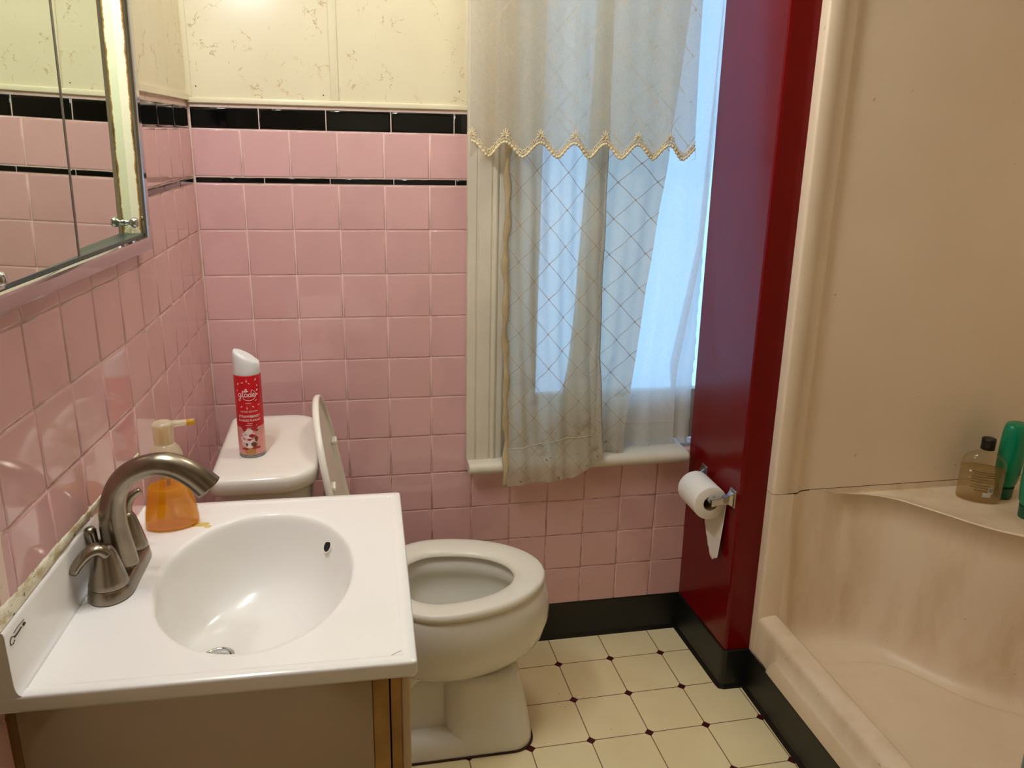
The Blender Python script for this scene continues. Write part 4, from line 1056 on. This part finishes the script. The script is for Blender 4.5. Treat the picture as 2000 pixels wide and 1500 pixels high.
m = MB(); kbar(m, .2960, .3015, .0275, CH - .0275, -.0110, -.0068, 0); m.build('edge_strip', simple('grey_mirror_edge', (120, 112, 98), .4, .5), ml)
kknob(.565, .045, -.0075, ml); MROT = 0.0

# ------------------------------------------------------------------ toilet paper
hol = thing('toilet_paper_holder', 'chrome wall bracket pair on the red wall holding the paper roll', 'paper holder', (1.312, -.19, .552))
RAx, RAz = 1.2565, .5435
def bracket(y, xwall):
    m = MB(); rings = []
    zc_ = RAz + .008
    for x, hy, hz_, dz in ((xwall + .003, .0165, .024, .006), (xwall - .002, .0165, .024, .006), (xwall - .006, .0125, .018, .004), (xwall - .014, .0085, .0125, .002), (xwall - .03, .0065, .0105, 0), (RAx - .003, .0062, .0105, -.004), (RAx - .0085, .0055, .0095, -.004)):
        rings.append([Vector((x, y + sy * hy, zc_ + dz + sz * hz_)) for sy, sz in ((-1, -1), (1, -1), (1, 1), (-1, 1))])
    m.loft(rings, True, True, False); o = m.build('bracket', CHROME, hol)
    b = o.modifiers.new('bev', 'BEVEL'); b.width = .0016; b.segments = 2; b.limit_method = 'ANGLE'
bracket(-.264, 1.3085); bracket(-.098, 1.3030)
m = MB(); m.tube([(RAx, -.26, RAz + .004), (RAx, -.185, RAz + .004)], .0095, 18); m.tube([(RAx, -.185, RAz + .004), (RAx, -.10, RAz + .004)], .0085, 18); m.build('roller', simple('grey_plastic', (150, 148, 142), .4), hol)
pr = thing('toilet_paper_roll', 'white toilet paper roll hanging with a torn loose end', 'toilet paper', (RAx, -.19, RAz - .046))
PAPER = simple('white_paper', (240, 234, 224), .9, var=.02, bump=.15, bscale=300)
RM = Matrix.Translation((RAx, -.1905, RAz - .0075)) @ Matrix.Rotation(pi / 2, 4, 'X')
m = MB(); prof = [(.0205, -.056), (.044, -.056), (.046, -.0545), (.0465, -.05), (.0465, .05), (.046, .0545), (.044, .056), (.0205, .056)]
m.lathe(prof, 56, RM, cap0=False, cap1=False); m.build('roll', PAPER, pr)
m = MB(); m.lathe([(.0205, -.056), (.0205, .056), (.0195, .056), (.0195, -.056), (.0205, -.056)], 40, RM, cap0=False, cap1=False); m.build('cardboard_core', simple('cardboard', (122, 96, 66), .9), pr)
m = MB(); m.recalc = False; rows_ = []
for j in range(25):
    f = j / 24; row = []
    for i in range(13):
        s = i / 12; y = lerp(-.244, -.150, s)
        zb = lerp(.352, .372, abs(s - .30) / .3) if s < .30 else .352 + .10 * min(1, ((s - .30) / .70)) ** 1.2
        zb += .003 * sin(s * 40); z = lerp(RAz - .0075, zb, f)
        row.append((RAx + .0466 - .012 * f * f - .003 * sin(f * 3) + .002 * sin(s * 4 + f * 2), y, z))
    rows_.append(row)
m.grid(rows_, False, True); o = m.build('loose_sheet', PAPER, pr); sd = o.modifiers.new('sol', 'SOLIDIFY'); sd.thickness = .0005

# ------------------------------------------------------------------ lamp above the medicine cabinet
lf_ = thing('vanity_light', 'three-bulb vanity light bar mounted above the mirror cabinet', 'wall lamp', (.0, -.90, 1.93))
m = MB(); 
def Wm(y, z, o_): return lf(-y, z, o_)
m.add([Wm(-.62, 1.90, 0), Wm(-1.20, 1.90, 0), Wm(-1.20, 2.0, 0), Wm(-.62, 2.0, 0), Wm(-.62, 1.90, .05), Wm(-1.20, 1.90, .05), Wm(-1.20, 2.0, .05), Wm(-.62, 2.0, .05)], [(4, 5, 6, 7), (0, 1, 5, 4), (1, 2, 6, 5), (2, 3, 7, 6), (3, 0, 4, 7), (0, 3, 2, 1)], False); m.build('back_bar', CHROME, lf_)
def bulb_mat():
    t = NT('lit_bulb'); return t.surf(t.n('Emission', Color=(.97, 1.0, 1.06, 1), Strength=BULB))
BULB = 126.0
BM = bulb_mat()
for y in (-.74, -.91, -1.08):
    c = Vector(Wm(y, 1.95, .095)); m = MB(); m.lathe([(.014, -.048), (.014, -.034)], 20, Matrix.Translation(c) @ Matrix.Rotation(pi / 2, 4, 'Y')); m.build('socket', WHITE_PAINT, lf_)
    m = MB(); m.lathe([(.0001 + .036 * sin(a), -.036 * cos(a)) for a in [pi * k / 16 for k in range(17)]], 24, Matrix.Translation(c) @ Matrix.Rotation(pi / 2, 4, 'Y'), cap0=False, cap1=False); m.build('bulb', BM, lf_)

cl = thing('fill_light', 'added round fill lamp under the ceiling, out of view', 'fill light', (.80, -.50, ZC - .05))  # added fill lamp that brightens floor, toilet seat and shower; no known fixture
m = MB(); m.lathe([(.001, 0), (.15, 0), (.155, -.006), (.155, -.02), (.148, -.024), (.001, -.024)][::-1], 40, at(.80, -.50, ZC)); m.build('base_plate', WHITE_PAINT, cl)
t = NT('fill_glow'); t.surf(t.n('Emission', Color=(1.0, .96, .86, 1), Strength=24.0))
m = MB(); m.lathe([(.001 + .135 * sin(a), -.024 - .07 * cos(a)) for a in [pi / 2 * k / 12 for k in range(13)]], 40, at(.80, -.50, ZC), cap0=False, cap1=False); m.build('fill_dome', t.m, cl)

# ------------------------------------------------------------------ daylight, view
w = bpy.data.worlds.new('daylight'); SC.world = w; w.use_nodes = True
bg = w.node_tree.nodes['Background']; bg.inputs[0].default_value = (.33, .62, 1.0, 1); bg.inputs[1].default_value = 2.2
vs_ = SC.view_settings; vs_.view_transform = 'Standard'; vs_.look = 'None'; vs_.gamma = 1; vs_.use_curve_mapping = False; vs_.exposure = 0.0
SC.cycles.max_bounces = 10; SC.cycles.transparent_max_bounces = 16; SC.cycles.diffuse_bounces = 5
